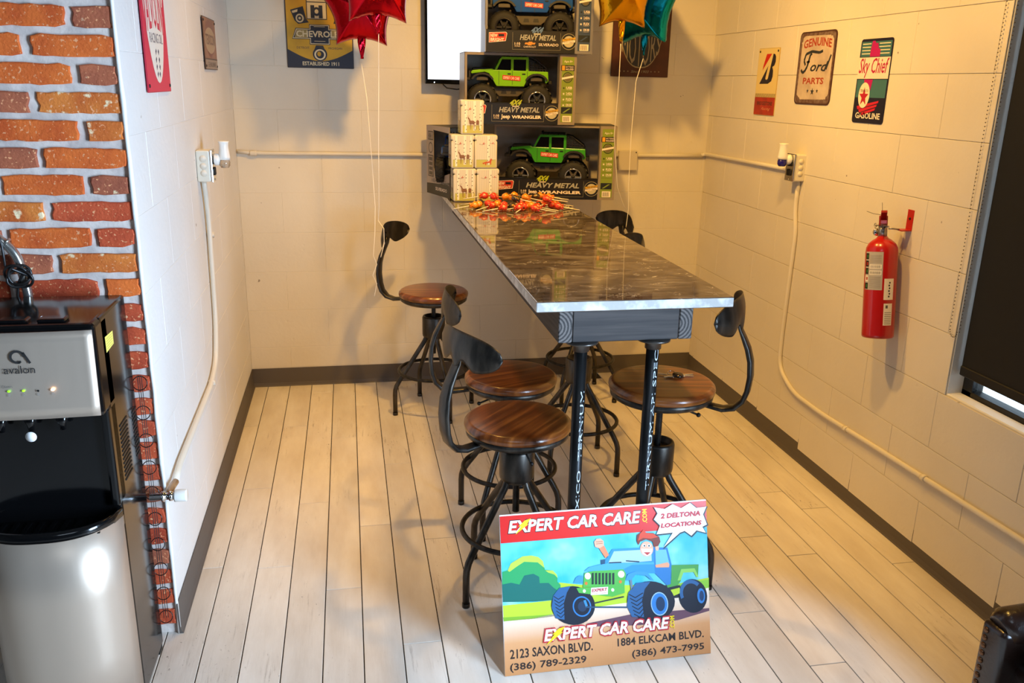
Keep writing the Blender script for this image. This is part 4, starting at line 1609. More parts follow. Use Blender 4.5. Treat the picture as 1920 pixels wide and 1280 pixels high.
for (x, y, z, h, k) in pops:
    if k not in protos:
        protos[k] = lolly(k)
        o = protos[k]
    else:
        o = copy_tree(protos[k])
    if z == 0:
        zz, pit = ZB + 0.0185, 9.0
    else:
        zz, pit = ZB + 0.048, random.uniform(6, 16)
    o.location = (x, y - 0.02, zz)
    o.rotation_euler = (0, math.radians(pit), math.radians(h))

# ------------------------------------------------------------------ television
tv = thing('television', 'wall-mounted screen showing a pale bright picture, behind the boxes', 'television', (0.926, -0.075, 1.566))
m = M()
m.box(0, 0.73, 0.0, 0.045, 0, 0.44, bev=0.004, seg=2)
m.build('bezel', M_BLACKP, tv)
smx = bpy.data.materials.new('lit_screen')
smx.use_nodes = True
nt = smx.node_tree
em = nd(nt, 'ShaderNodeEmission')
tc = nd(nt, 'ShaderNodeTexCoord')
n = nd(nt, 'ShaderNodeTexNoise')
n.inputs['Scale'].default_value = 5
n.inputs['Detail'].default_value = 5
mp = nd(nt, 'ShaderNodeMapping')
mp.inputs['Scale'].default_value = (1, 1, 4)
nt.links.new(tc.outputs['Object'], mp.inputs['Vector'])
nt.links.new(mp.outputs[0], n.inputs['Vector'])
c = ramp(nt, [(0.30, '#dfe7ff'), (0.55, '#ffffff')], n.outputs['Fac'])
nt.links.new(c, em.inputs['Color'])
em.inputs['Strength'].default_value = 1.5
nt.links.new(em.outputs[0], nt.nodes['Material Output'].inputs['Surface'])
M().box(0.013, 0.717, -0.0012, 0.001, 0.022, 0.427).build('screen', smx, tv)
m = M()
m.box(0.20, 0.53, 0.045, 0.072, 0.12, 0.32, bev=0.003)
m.build('wall_bracket', M_BLACKM, tv)
m = M()
m.ball((0.045, -0.001, 0.008), 0.0028, sub=1)
m.build('power_light', mat('white_led', '#ffffff', emit='#e8f4ff', estr=6), tv)
m = M()
m.tube([(0.09, 0.03, 0.0), (0.11, 0.03, -0.018), (0.16, 0.03, -0.024), (0.21, 0.03, -0.018), (0.235, 0.03, 0.0)], 0.003, 6)
m.build('cable', M_BLACKM, tv)

# ------------------------------------------------------------------ balloons
def star_balloon(label, c, r, hexc, yawd, tilt, tail_len=0.085, roll=0.0, back=None, thick=0.31):
    t = thing('foil_balloon', label, 'balloon', c, 0)
    t.rotation_euler = (math.radians(tilt), math.radians(roll), math.radians(yawd))
    base = [(r * (1 if i % 2 == 0 else 0.66) * math.sin(i * PI / 5), r * (1 if i % 2 == 0 else 0.66) * math.cos(i * PI / 5)) for i in range(10)]
    out = []
    for i in range(10):
        a, b = base[i], base[(i + 1) % 10]
        for k in range(10):
            u = k / 10
            x, y = a[0] + (b[0] - a[0]) * u, a[1] + (b[1] - a[1]) * u
            nx, ny = -(x) * 0.05 * math.sin(PI * u), -(y) * 0.05 * math.sin(PI * u)
            out.append((x + nx, y + ny))
    n = len(out)
    P2 = np.array(out)

    def dist(q):
        d = 9
        for i in range(n):
            a, b = P2[i], P2[(i + 1) % n]
            ab = b - a
            tt = max(0, min(1, np.dot(q - a, ab) / np.dot(ab, ab)))
            d = min(d, float(np.linalg.norm(q - a - ab * tt)))
        return d
    NR = 14
    m = M()
    for side in (-1, 1):
        rings = []
        for j in range(NR + 1):
            s = 1 - (j / NR)
            s = s ** 0.8
            ring = []
            for i in range(n):
                q = P2[i] * s
                d = dist(q) if j else 0.0
                hgt = math.sqrt(max(0.0, d)) * r * thick * 1.9 / math.sqrt(r)
                wr = 0.010 * r * math.sin(i * 2.51) * math.sin(i * 1.3 + side) * (s ** 4) * (1 if j else 0.3)
                ring.append(m.bm.verts.new((q[0], side * (hgt + wr), q[1])))
            rings.append(ring)
        for A, B in zip(rings, rings[1:]):
            for i in range(n):
                f = m.bm.faces.new((A[i], A[(i + 1) % n], B[(i + 1) % n], B[i]))
                f.smooth = True
                f.material_index = 0 if side < 0 or back is None else 1
    bmesh.ops.remove_doubles(m.bm, verts=m.bm.verts[:], dist=0.0006)
    mats = [mat('foil_' + hexc, '#' + hexc, 0.16, 0.92, bump=0.0008, bscale=60)]
    if back:
        mats.append(mat('foil_' + back, '#' + back, 0.18, 0.92))
    m.build('foil_body', mats, t)
    m = M()
    zt = -r * 0.66

    def tailf(u, v):
        x = (u - 0.5) * (0.026 + 0.010 * math.sin(v * 5)) * (1 if v < 0.9 else 0.8)
        return (x, 0.004 * math.sin(v * 9 + u * 4), zt + 0.03 - v * (tail_len + 0.03))
    m.grid(tailf, 4, 10)
    m.build('filling_tail', mats[0], t, solid=0.002)
    return t


star_balloon('red foil star balloon, larger front one of the two red stars', (0.682, -0.62, 1.975), 0.205, 'c40f22', 6, 0, 0.075, back='2563c9')
star_balloon('red foil star balloon tucked behind and lower than the other red star', (0.617, -0.40, 1.878), 0.190, 'b80d20', -4, 0, 0.085, back='2563c9')
star_balloon('gold foil star balloon hanging before the shield sign', (1.752, -0.60, 1.970), 0.182, 'd99a12', 4, 0, 0.085, back='2a86d8')
star_balloon('teal foil star balloon beside the gold star, turned side-on', (1.915, -0.44, 1.935), 0.205, '0a8ea8', -58, 0, 0.085)


def ribbon(label, pts, tail=True):
    o = M()
    P_ = [Vector(p) for p in pts]
    sm = []
    for a, b in zip(P_, P_[1:]):
        for k in range(8):
            sm.append(a.lerp(b, k / 8))
    sm.append(P_[-1])
    o.tube(sm, 0, 6, flat=(0.0034, 0.0008))
    ob = o.build('balloon_ribbon', M_STRING)
    tag(ob, label, 'ribbon')
    return ob


bz = 0.615 + 0.33
ribbon('white curling ribbon hanging from the front red star to the back left stool', [
    (0.684, -0.62, 1.765), (0.683, -0.55, 1.60), (0.676, -0.52, 1.30), (0.672, -0.49, 1.02), (0.668, -0.475, 0.955), (0.690, -0.540, 0.93), (0.690, -0.545, 0.86), (0.672, -0.56, 0.80)])
ribbon('white curling ribbon hanging from the rear red star, ending in loose curls', [
    (0.612, -0.40, 1.655), (0.632, -0.44, 1.50), (0.645, -0.46, 1.25), (0.655, -0.48, 1.02), (0.650, -0.50, 0.90), (0.640, -0.52, 0.80), (0.655, -0.52, 0.76), (0.635, -0.53, 0.71), (0.652, -0.53, 0.67), (0.640, -0.53, 0.61)])
ribbon('white ribbon hanging straight down from the gold star', [
    (1.752, -0.60, 1.755), (1.762, -0.57, 1.60), (1.775, -0.50, 1.35), (1.83, -0.42, 1.10), (1.885, -0.375, 1.00), (1.898, -0.36, 0.985)])
ribbon('white ribbon hanging from the teal star to the far right stool', [
    (1.915, -0.44, 1.70), (1.890, -0.43, 1.60), (1.885, -0.42, 1.35), (1.89, -0.41, 1.10), (1.902, -0.395, 0.99), (1.893, -0.40, 0.90)])

# ------------------------------------------------------------------ wall signs
def rrect(w, h, r, n=4):
    pts = []
    for (cx, cy, a0) in ((w - r, r, -PI / 2), (w - r, h - r, 0), (r, h - r, PI / 2), (r, r, PI)):
        for k in range(n + 1):
            a = a0 + PI / 2 * k / n
            pts.append((cx + r * math.cos(a), cy + r * math.sin(a)))
    return pts


def sign(name, label, loc, X, w, h, edge_hex, rr=0.01, mats=None, screws=()):
    mx = frame(loc, X, (0, 0, 1))
    t = thing(name, label, 'sign', mtx=mx)
    m = M()
    m.prism(rrect(w, h, rr), 0.0015, 0.004)
    m.build('panel', mats or mat('tin_' + edge_hex, '#' + edge_hex, 0.4, 0.1), t)
    for (sx, sy) in screws:
        m = M()
        m.ball((sx, sy, 0.005), 0.006, sub=1, scale=(1, 1, 0.5))
        m.build('nail', M_BLACKM, t)
    return t, Print(Matrix.Translation((0, 0, 0.0042)), eps=0.00025)


# --- back wall, yellow sign left of the screen
cw_, ch_ = 0.316, 0.41
t, p = sign('metal_sign', 'yellow and navy vintage car-maker sign on the back wall, partly behind the red balloons', (0.268, -0.002, 1.628), (1, 0, 0), cw_, ch_, '3b3431', 0.004)
yel = mat('sign_yellow', '#d4a321', 0.4, col2='#b98d25', scale=9, lo=0.45, hi=0.7)
navy = mat('sign_navy', '#2c2f3c', 0.45, col2='#463f3a', scale=14, lo=0.55, hi=0.7)
cr = ink('#e6d6ac')
p.rect(0.004, 0.004, cw_ - 0.004, ch_ - 0.004, navy, 1)
pts = []
for i in range(25):
    u = i / 24
    pts.append((0.005 + u * (cw_ - 0.010), 0.085 - 0.052 * math.sin(PI * u)))
for i in range(24, -1, -1):
    u = i / 24
    pts.append((0.005 + u * (cw_ - 0.010), ch_ - 0.085 + 0.065 * math.sin(PI * u)))
p.poly(pts, yel, 2)
p.text('ESTABLISHED 1911', 0.072, 0.012, 0.245, 0.030, cr, 3, bold=0.02)
p.text('DETROIT', 0.048, 0.088, 0.108, 0.098, navy, 3)
p.text('MICHIGAN', 0.198, 0.088, 0.262, 0.098, navy, 3)
# bowtie
for gsz, mt, ly in ((0.0, navy, 3), (0.003, cr, 4), (0.006, navy, 5)):
    g_ = gsz
    bt = [(0.028 + g_, 0.132 + g_), (0.110 + g_, 0.132 + g_), (0.110 + g_, 0.108 + g_), (0.206 - g_, 0.108 + g_), (0.206 - g_, 0.132 + g_), (0.290 - g_, 0.132 + g_),
          (0.272 - g_, 0.182 - g_), (0.206 - g_, 0.182 - g_), (0.206 - g_, 0.200 - g_), (0.110 + g_, 0.200 - g_), (0.110 + g_, 0.182 - g_), (0.046 + g_, 0.182 - g_)]
    p.poly(bt, mt, ly)
p.poly([(0.040, 0.139), (0.103, 0.139), (0.103, 0.175), (0.052, 0.175)], ink('#a8935a'), 6)
p.poly([(0.213, 0.139), (0.280, 0.139), (0.266, 0.175), (0.213, 0.175)], ink('#a8935a'), 6)
p.text('CHEVROLET', 0.048, 0.142, 0.272, 0.171, cr, 7, bold=0.03)
p.line([(0.132, 0.190), (0.184, 0.190)], 0.002, cr, 7)
p.line([(0.132, 0.124), (0.184, 0.124)], 0.002, cr, 7)
# piston
p.rect(0.100, 0.222, 0.196, 0.335, navy, 3)
p.rect(0.104, 0.226, 0.192, 0.331, cr, 4)
for k in range(3):
    p.rect(0.104, 0.322 - k * 0.012, 0.192, 0.326 - k * 0.012, navy, 5)
p.rect(0.120, 0.228, 0.138, 0.286, navy, 5)
p.rect(0.158, 0.228, 0.176, 0.286, navy, 5)
p.ell(0.148, 0.258, 0.018, 0.020, navy, 6)
p.ell(0.148, 0.258, 0.009, 0.010, cr, 7)
# connecting rod end
p.poly([(0.138, 0.105), (0.172, 0.105), (0.184, 0.075), (0.126, 0.075)], navy, 3)
p.ell(0.156, 0.065, 0.034, 0.032, navy, 4)
p.ell(0.156, 0.063, 0.027, 0.025, cr, 5)
p.ell(0.156, 0.063, 0.019, 0.018, navy, 6)
p.ell(0.152, 0.066, 0.009, 0.011, yel, 7)
# camera-like carburettor, left
p.poly([(0.025, 0.262), (0.085, 0.280), (0.098, 0.225), (0.110, 0.208), (0.060, 0.200), (0.044, 0.215)], navy, 3)
p.poly([(0.032, 0.257), (0.060, 0.266), (0.058, 0.254), (0.036, 0.248)], cr, 4)
p.ell(0.068, 0.226, 0.019, 0.020, cr, 4)
p.ell(0.068, 0.226, 0.012, 0.013, navy, 5)
p.ell(0.068, 0.226, 0.006, 0.006, cr, 6)
p.poly([(0.225, 0.205), (0.255, 0.205), (0.290, 0.262), (0.262, 0.282), (0.236, 0.240)], navy, 3)
p.ell(0.258, 0.240, 0.014, 0.014, cr, 4)
p.build('printing', t)

# --- back wall, dark red shield sign behind the gold and teal stars
sw, shh = 0.311, 0.42
t, p = sign('metal_sign', 'maroon square sign with a navy shield emblem, behind the gold and teal balloons', (1.892, -0.002, 1.622), (1, 0, 0), sw, shh, '3f1d15', 0.003)
mar = mat('sign_maroon', '#4a2018', 0.5, col2='#5d2c1e', scale=8)
nv_ = ink('#23283a')
cr2 = ink('#a89a7c')
p.rect(0.003, 0.003, sw - 0.003, shh - 0.003, mar, 1)


def shield(k):
    pts = [(0.156 - 0.120 * k, 0.30 + 0.05 * k)]
    for i in range(13):
        u = i / 12
        pts.append((0.156 - 0.120 * k * math.cos(u * PI / 2) ** 0.8 if u < 1 else 0.156, 0.30 - (0.257 * k) * math.sin(u * PI / 2)))
    rp = [(0.312 - x, y) for x, y in reversed(pts[:-1])]
    return pts + rp


p.poly(shield(1.0), cr2, 2)
p.poly(shield(0.975), nv_, 3)
p.text('MOTORS', 0.052, 0.125, 0.258, 0.225, cr2, 4, fn=lambda u, v: (u, v * (1.0) - (0.75 * (1 - (2 * u - 1) ** 2)) * (1 - v)))
p.text('FORD', 0.07, 0.265, 0.245, 0.325, cr2, 4, bold=0.02)
p.text('Since 1903', 0.108, 0.020, 0.205, 0.033, cr2, 2, shear=0.3)
for k in range(3):
    p.star(0.050 + k * 0.021, 0.027, 0.0045, cr2, 2)
    p.star(0.218 + k * 0.021, 0.027, 0.0045, cr2, 2)
p.build('printing', t)

# --- left wall, large red and white oil sign
ow, oh = 0.325, 0.78
t, p = sign('metal_sign', 'tall red and white racing oil sign high on the left wall', (0.0035, -1.885, 1.532), (0, 1, 0), ow, oh, 'b61f3c', 0.004, screws=[(0.018, 0.018), (0.307, 0.018)])
crm = ink('#ece3d4')
red = ink('#d61f45')
p.rect(0.002, 0.002, ow - 0.002, oh - 0.002, red, 1)
p.ell(ow / 2, 0.20 + 0.22, 0.148, 0.395, crm, 2, n=40)
p.rect(0.012, 0.42, ow - 0.012, oh - 0.012, crm, 2)
for k in range(1):
    p.poly([(0.020, 0.300), (0.305, 0.300), (0.300, 0.255), (0.240, 0.200), (0.085, 0.200), (0.035, 0.215)], crm, 2.2)
p.text('VALVOLINE', 0.030, 0.175, 0.300, 0.275, red, 3, bold=0.02, fn=lambda u, v: (u, v + 0.0 + (0.55 * (2 * u - 1) ** 2) * (v - 0.45) * 1.0))
p.text('RACING OIL', 0.080, 0.135, 0.252, 0.162, ink('#3c3450'), 3)
for k, (dx, dz) in enumerate(((0.016, 0.112), (0.020, 0.090), (0.020, 0.070), (0.014, 0.050))):
    for s_ in (-1, 1):
        x = ow / 2 + s_ * dx
        p.poly([(x - 0.008, dz), (x + 0.002 * s_, dz - 0.010), (x + 0.010, dz + 0.002), (x + 0.002, dz + 0.008)], ink('#3c3450'), 3)
p.poly([(0.130, 0.50), (0.165, 0.50), (0.158, 0.315), (0.140, 0.315)], ink('#4a3fa0'), 3)
p.poly([(0.165, 0.50), (0.190, 0.50), (0.166, 0.315), (0.158, 0.315)], ink('#7a86c8'), 3)
p.poly([(0.110, 0.50), (0.130, 0.50), (0.140, 0.345)], red, 3)
p.build('printing', t)

# --- left wall, small brown sign
bw, bh = 0.330, 0.198
t, p = sign('metal_sign', 'small faded brown tin sign near the back of the left wall', (0.0035, -0.815, 1.605), (0, 1, 0), bw, bh, '4a3024', 0.004,
            screws=[(0.016, 0.014), (0.314, 0.014), (0.016, 0.184), (0.314, 0.184)])
br1 = mat('sign_brown', '#a0745c', 0.5, col2='#8d6552', scale=9)
br2 = ink('#6f4536')
br3 = ink('#b39470')
p.rect(0.003, 0.003, bw - 0.003, bh - 0.003, br1, 1)
p.ell(bw / 2, 0.160, 0.11, 0.030, ink('#86503d'), 2)
p.ell(bw / 2, 0.112, 0.14, 0.050, br3, 3)
p.text('TEXICON', 0.045, 0.095, 0.290, 0.135, br2, 4, bold=0.02)
p.poly([(0.06, 0.075), (0.165, 0.045), (0.27, 0.075), (0.165, 0.058)], ink('#86503d'), 4)
p.rect(0.003, 0.038, bw - 0.003, 0.043, ink('#54382a'), 4)
p.rect(0.003, 0.003, bw - 0.003, 0.038, ink('#a08a76'), 3)
p.text('GENUINE', 0.05, 0.010, 0.28, 0.030, ink('#6a5548'), 5)
p.build('printing', t)

# --- right wall, three signs (X runs towards the camera)
RX = (0, -1, 0)
t, p = sign('metal_sign', 'narrow cream and red tyre-maker sign with a big letter B on the right wall', (W - 0.0035, -0.532, 1.458), RX, 0.204, 0.297, 'c9ac64', 0.006,
            screws=[(0.014, 0.283), (0.190, 0.283)])
p.rect(0.002, 0.080, 0.202, 0.295, ink('#e3cb86'), 1)
p.rect(0.002, 0.002, 0.202, 0.081, mat('sign_red', '#b0301c', 0.45, col2='#94291b', scale=20), 1)
for k in range(26):
    p.poly([(0.003 + k * 0.0077, 0.082), (0.006 + k * 0.0077, 0.082), (0.009 + k * 0.0077, 0.097), (0.006 + k * 0.0077, 0.097)], ink('#4c4438'), 2)
HB = homog([(195, 100), (540, 80), (418, 1222), (92, 1195)], [(0, 0.297), (0.204, 0.297), (0.204, 0), (0, 0)])
p.warp = HB
p.poly([(320, 192), (405, 186), (245, 470), (262, 385)], ink('#c8200e'), 2)
p.poly([(428, 186), (455, 195), (468, 235), (462, 320), (440, 385), (405, 412), (418, 470), (410, 570), (385, 650), (330, 692), (190, 692), (342, 388),
        (290, 600), (296, 622), (318, 622), (332, 600)], ink('#221d2c'), 2)
p.warp = None
p.text('BRIDGESTONE', 0.030, 0.045, 0.180, 0.062, ink('#4f2a22'), 2, bold=0.02)
p.text('Racing', 0.075, 0.020, 0.165, 0.036, ink('#d98f6d'), 2, shear=0.5)
p.build('printing', t)

t, p = sign('metal_sign', 'weathered white parts sign, middle of the three on the right wall', (W - 0.0035, -0.908, 1.517), RX, 0.288, 0.291, '4a2e28', 0.022)
wth = mat('sign_aged_white', '#cdbba6', 0.5, col2='#b09c8c', scale=10)
p.poly([(x + 0.006, y + 0.006) for x, y in rrect(0.276, 0.279, 0.020)], mat('sign_rust', '#5d4038', 0.6, col2='#7d6a60', scale=60), 1)
rnd = random.Random(3)
bp_ = []
for (x, y) in rrect(0.252, 0.250, 0.030, 6):
    bp_.append((x + 0.018 + rnd.uniform(-0.004, 0.004), y + 0.022 + rnd.uniform(-0.004, 0.004)))
p.poly(bp_, wth, 2)
ro = ink('#a8432c')
dk = ink('#2c3038')
p.text('GENUINE', 0.036, 0.222, 0.256, 0.256, ro, 3, bold=0.03, fn=lambda u, v: (u, v + 0.30 * (1 - (2 * u - 1) ** 2)))
p.text('PARTS', 0.060, 0.082, 0.226, 0.108, ro, 3, bold=0.03)
p.text('ord', 0.110, 0.132, 0.250, 0.172, dk, 3, shear=0.35, bold=0.02)
p.line([(0.034, 0.140), (0.046, 0.128), (0.064, 0.132), (0.082, 0.152), (0.100, 0.200), (0.112, 0.204)], 0.012, dk, 3)
p.line([(0.066, 0.158), (0.052, 0.176), (0.064, 0.202), (0.110, 0.212), (0.170, 0.206), (0.196, 0.212)], 0.011, dk, 3.5)
p.line([(0.074, 0.170), (0.100, 0.172)], 0.008, dk, 3)
p.line([(0.234, 0.140), (0.262, 0.196)], 0.010, dk, 3.5)
p.star(0.146, 0.052, 0.016, dk, 3)
p.star(0.108, 0.055, 0.010, dk, 3)
p.star(0.184, 0.055, 0.010, dk, 3)
p.build('printing', t)

t, p = sign('metal_sign', 'blue and teal gasoline sign with crimson script, nearest the window on the right wall', (W - 0.0035, -1.373, 1.461), RX, 0.200, 0.300, '1c1c34', 0.012)
tl, nb, cm, pk = ink('#3f6f74'), ink('#191830'), ink('#e8d8b8'), ink('#b3156b')
p.rect(0.006, 0.006, 0.194, 0.092, nb, 1)
p.rect(0.006, 0.092, 0.194, 0.290, tl, 1)
for k in range(4):
    p.rect(0.012, 0.246 + k * 0.0115, 0.066, 0.2495 + k * 0.0115, cm, 2)
    p.rect(0.118, 0.246 + k * 0.0115, 0.186, 0.2495 + k * 0.0115, cm, 2)
p.poly([(0.066, 0.236), (0.130, 0.236), (0.128, 0.262), (0.116, 0.266), (0.110, 0.284), (0.096, 0.284), (0.090, 0.292), (0.074, 0.292), (0.068, 0.262)], pk, 3)
p.poly([(0.050, 0.158), (0.106, 0.158), (0.098, 0.118), (0.060, 0.120)], pk, 3)
p.rect(0.002, 0.158, 0.198, 0.236, ink('#f0dccb'), 4)
p.line([(0.002, 0.236), (0.198, 0.236)], 0.002, nb, 5)
p.line([(0.002, 0.158), (0.198, 0.158)], 0.002, nb, 5)
p.text('Sky Chief', 0.008, 0.162, 0.192, 0.232, ink('#b21d4e'), 6, shear=0.25, bold=0.01)
p.ell(0.062, 0.100, 0.036, 0.046, ink('#efe2c8'), 5)
p.star(0.062, 0.094, 0.031, ink('#b21d34'), 6, ry=0.036)
p.text('TEXACO', 0.036, 0.112, 0.088, 0.121, ink('#1c1c24'), 7)
for k in range(3):
    p.poly([(0.024 + k * 0.014, 0.060 - k * 0.012), (0.160 - k * 0.008, 0.082 - k * 0.013), (0.158 - k * 0.008, 0.074 - k * 0.013), (0.030 + k * 0.014, 0.048 - k * 0.011)], ink('#c51f38'), 3)
p.text('GASOLINE', 0.022, 0.016, 0.180, 0.038, ink('#efe4cf'), 3, bold=0.02)
p.build('printing', t)

# ------------------------------------------------------------------ yard sign
SL = Vector((0.919, -2.504, 0.001))
SR = Vector((1.529, -2.498, 0.001))
STL = Vector((0.927, -2.378, 0.432))
X = (SR - SL).normalized()
Y = (STL - SL)
Y = (Y - X * Y.dot(X)).normalized()
sw_, sh_ = 0.610, 0.449
mx = frame(SL, X, Y)
ys = thing('yard_sign', 'colourful cardboard-style advertising board leaning against the front table legs', 'sign', mtx=mx)
m = M()
m.box(0, sw_, 0, sh_, -0.004, 0)
m.build('board', mat('corrugated_plastic', '#eef0f2', 0.4), ys)
HS = homog([(80, 180), (1474, 66), (1469, 1087), (98, 1245)], [(0, sh_), (sw_, sh_), (sw_, 0), (0, 0)])
p = Print(None, warp=HS, eps=0.00030)


def fluted(name, stops):
    m = bpy.data.materials.new(name)
    m.use_nodes = True
    nt = m.node_tree
    b = nt.nodes['Principled BSDF']
    tc = nd(nt, 'ShaderNodeTexCoord')
    if stops:
        sp = nd(nt, 'ShaderNodeSeparateXYZ')
        n = nd(nt, 'ShaderNodeTexNoise')
        n.inputs['Scale'].default_value = 7
        n.inputs['Detail'].default_value = 3
        nt.links.new(tc.outputs['Object'], n.inputs['Vector'])
        nt.links.new(tc.outputs['Object'], sp.inputs[0])
        if stops[0] == 'sky':
            c = ramp(nt, stops[1], n.outputs['Fac'])
        else:
            mr = nd(nt, 'ShaderNodeMapRange')
            mr.inputs['From Max'].default_value = 0.2
            nt.links.new(sp.outputs['Y'], mr.inputs['Value'])
            c = ramp(nt, stops[1], mr.outputs[0])
        nt.links.new(c, b.inputs['Base Color'])
    b.inputs['Roughness'].default_value = 0.35
    w = nd(nt, 'ShaderNodeTexWave', bands_direction='X')
    w.inputs['Scale'].default_value = 80
    nt.links.new(tc.outputs['Object'], w.inputs['Vector'])
    bp = nd(nt, 'ShaderNodeBump')
    bp.inputs['Distance'].default_value = 0.00012
    nt.links.new(w.outputs['Fac'], bp.inputs['Height'])
    nt.links.new(bp.outputs[0], b.inputs['Normal'])
    return m


sky = fluted('print_sky', ('sky', [(0.38, '#35b6d8'), (0.55, '#6fcfe6'), (0.75, '#c6ecf2')]))
road = fluted('print_road', ('y', [(0.0, '#c98a55'), (0.45, '#dd9f6b'), (0.8, '#f4dcc6'), (1.0, '#f7e9dc')]))
p.poly([(84, 366), (1474, 250), (1470, 760), (92, 800)], sky, 1)
p.poly([(92, 780), (450, 740), (470, 625), (620, 640), (1210, 640), (1474, 588), (1472, 690), (1230, 730), (700, 790), (300, 870), (96, 890)], ink('#b9d433'), 2)
p.poly([(92, 858), (300, 845), (440, 835), (430, 850), (300, 866), (96, 884)], ink('#7fae2d'), 3)
p.poly([(1210, 640), (1474, 600), (1472, 655), (1215, 690)], ink('#8cc63a'), 2.5)
p.poly([(96, 884), (300, 862), (520, 815), (900, 760), (1230, 722), (1471, 655), (1469, 1087), (98, 1245)], road, 3)
p.poly([(82, 188), (1474, 74), (1474, 248), (86, 368)], ink('#d92a26', 0.3), 3)
# bush
p.poly([(90, 640), (92, 556), (130, 545), (150, 500), (230, 452), (290, 446), (335, 456), (366, 484), (378, 540), (430, 545), (462, 590), (460, 620), (480, 640), (478, 700), (466, 738), (300, 752), (94, 756)], ink('#2e9d5c'), 4)
p.poly([(128, 548), (150, 500), (230, 452), (290, 446), (335, 456), (366, 484), (374, 528), (330, 492), (240, 488), (190, 520), (140, 556)], ink('#b9dc4a'), 5)
p.poly([(430, 545), (456, 572), (462, 596), (440, 572), (400, 560), (380, 545)], ink('#b9dc4a'), 5)
p.poly([(90, 640), (150, 628), (205, 640), (238, 580), (300, 568), (338, 588), (340, 630), (400, 628), (432, 660), (480, 690), (466, 738), (300, 752), (94, 756)], ink('#12695f'), 5)
# shadow
p.poly([(650, 895), (960, 830), (1469, 790), (1469, 808), (1260, 870), (1000, 905), (700, 915)], ink('#6a4757'), 4)
NV, TB, RB = ink('#0f1a2c'), ink('#2b5f92'), ink('#2f7cc4')
# rear wheel
p.ell(1362, 710, 96, 112, NV, 5)
p.ell(1352, 690, 78, 88, TB, 6, a0=PI * 0.85, a1=PI * 1.75, inner=0.72, n=14)
p.ell(1417, 708, 33, 58, NV, 7)
p.ell(1417, 708, 26, 50, RB, 8)
p.ell(1420, 708, 15, 34, ink('#173a63'), 9)
# bed and chassis
p.poly([(1225, 505), (1408, 500), (1402, 578), (1388, 580), (1375, 548), (1300, 552), (1285, 610), (1262, 640), (1195, 656), (1190, 640), (1222, 600)], ink('#4b9a45'), 6)
p.poly([(1262, 608), (1290, 532), (1380, 526), (1405, 582), (1390, 586), (1372, 552), (1304, 556), (1284, 606)], ink('#8fc95b'), 7)
p.poly([(1150, 640), (1280, 640), (1290, 720), (1180, 730)], ink('#16202a'), 5)
p.poly([(1215, 670), (1275, 655), (1280, 690), (1230, 712)], ink('#b8cf2e'), 6)
# cabin
p.poly([(1106, 388), (1202, 390), (1226, 500), (1216, 632), (1190, 640), (1112, 560)], ink('#2a78b8'), 7)
p.poly([(1120, 405), (1192, 402), (1212, 500), (1120, 522)], ink('#6fb9cf'), 8)
p.poly([(1116, 505), (1200, 486), (1212, 500), (1208, 520), (1120, 522)], ink('#e8a27c'), 9)
# hood and windscreen
p.poly([(640, 548), (672, 522), (770, 498), (830, 402), (1104, 386), (1116, 560), (940, 560), (915, 575), (900, 535), (700, 548)], ink('#2f8fd0'), 7)
p.poly([(802, 492), (842, 416), (1092, 400), (1094, 478), (960, 490)], ink('#a9c9dc'), 8)
p.poly([(640, 548), (672, 522), (800, 494), (1108, 486), (1110, 500), (960, 505), (900, 535), (700, 548)], ink('#4aa6de'), 9)
p.line([(806, 492), (890, 488)], 7, NV, 10)
p.line([(920, 478), (1010, 484)], 7, NV, 10)
# driver
p.ell(1062, 398, 44, 50, ink('#eeb191'), 9)
p.poly([(996, 345), (1000, 305), (1030, 285), (1042, 272), (1060, 290), (1110, 292), (1150, 318), (1156, 350), (1140, 378), (1110, 385), (1104, 350), (1060, 335), (1020, 350), (1008, 372)], ink('#7a2c1c'), 10)
p.poly([(1018, 300), (1042, 270), (1062, 290), (1110, 296), (1140, 318), (1090, 330), (1040, 325), (1005, 345)], ink('#d8411f'), 11)
p.poly([(1024, 398), (1100, 396), (1092, 432), (1062, 446), (1034, 432)], ink('#f6f4f0'), 11)
p.poly([(1040, 420), (1088, 420), (1064, 440)], ink('#c0413a'), 12)
p.ell(1044, 376, 11, 10, ink('#f6f4f0'), 11)
p.ell(1078, 376, 11, 10, ink('#f6f4f0'), 11)
p.ell(1047, 377, 5, 6, NV, 12)
p.ell(1078, 377, 5, 6, NV, 12)
p.ell(1132, 392, 12, 18, ink('#eeb191'), 9)
p.poly([(740, 392), (778, 378), (808, 440), (784, 462)], ink('#e08a62'), 9)
p.poly([(710, 352), (728, 332), (752, 330), (774, 346), (776, 378), (744, 396), (716, 386)], ink('#eeb191'), 10)
p.line([(722, 352), (768, 350)], 3, ink('#a85a3c'), 11)
p.line([(722, 366), (768, 362)], 3, ink('#a85a3c'), 11)
p.poly([(752, 474), (782, 468), (780, 512), (754, 508)], ink('#22506f'), 8)
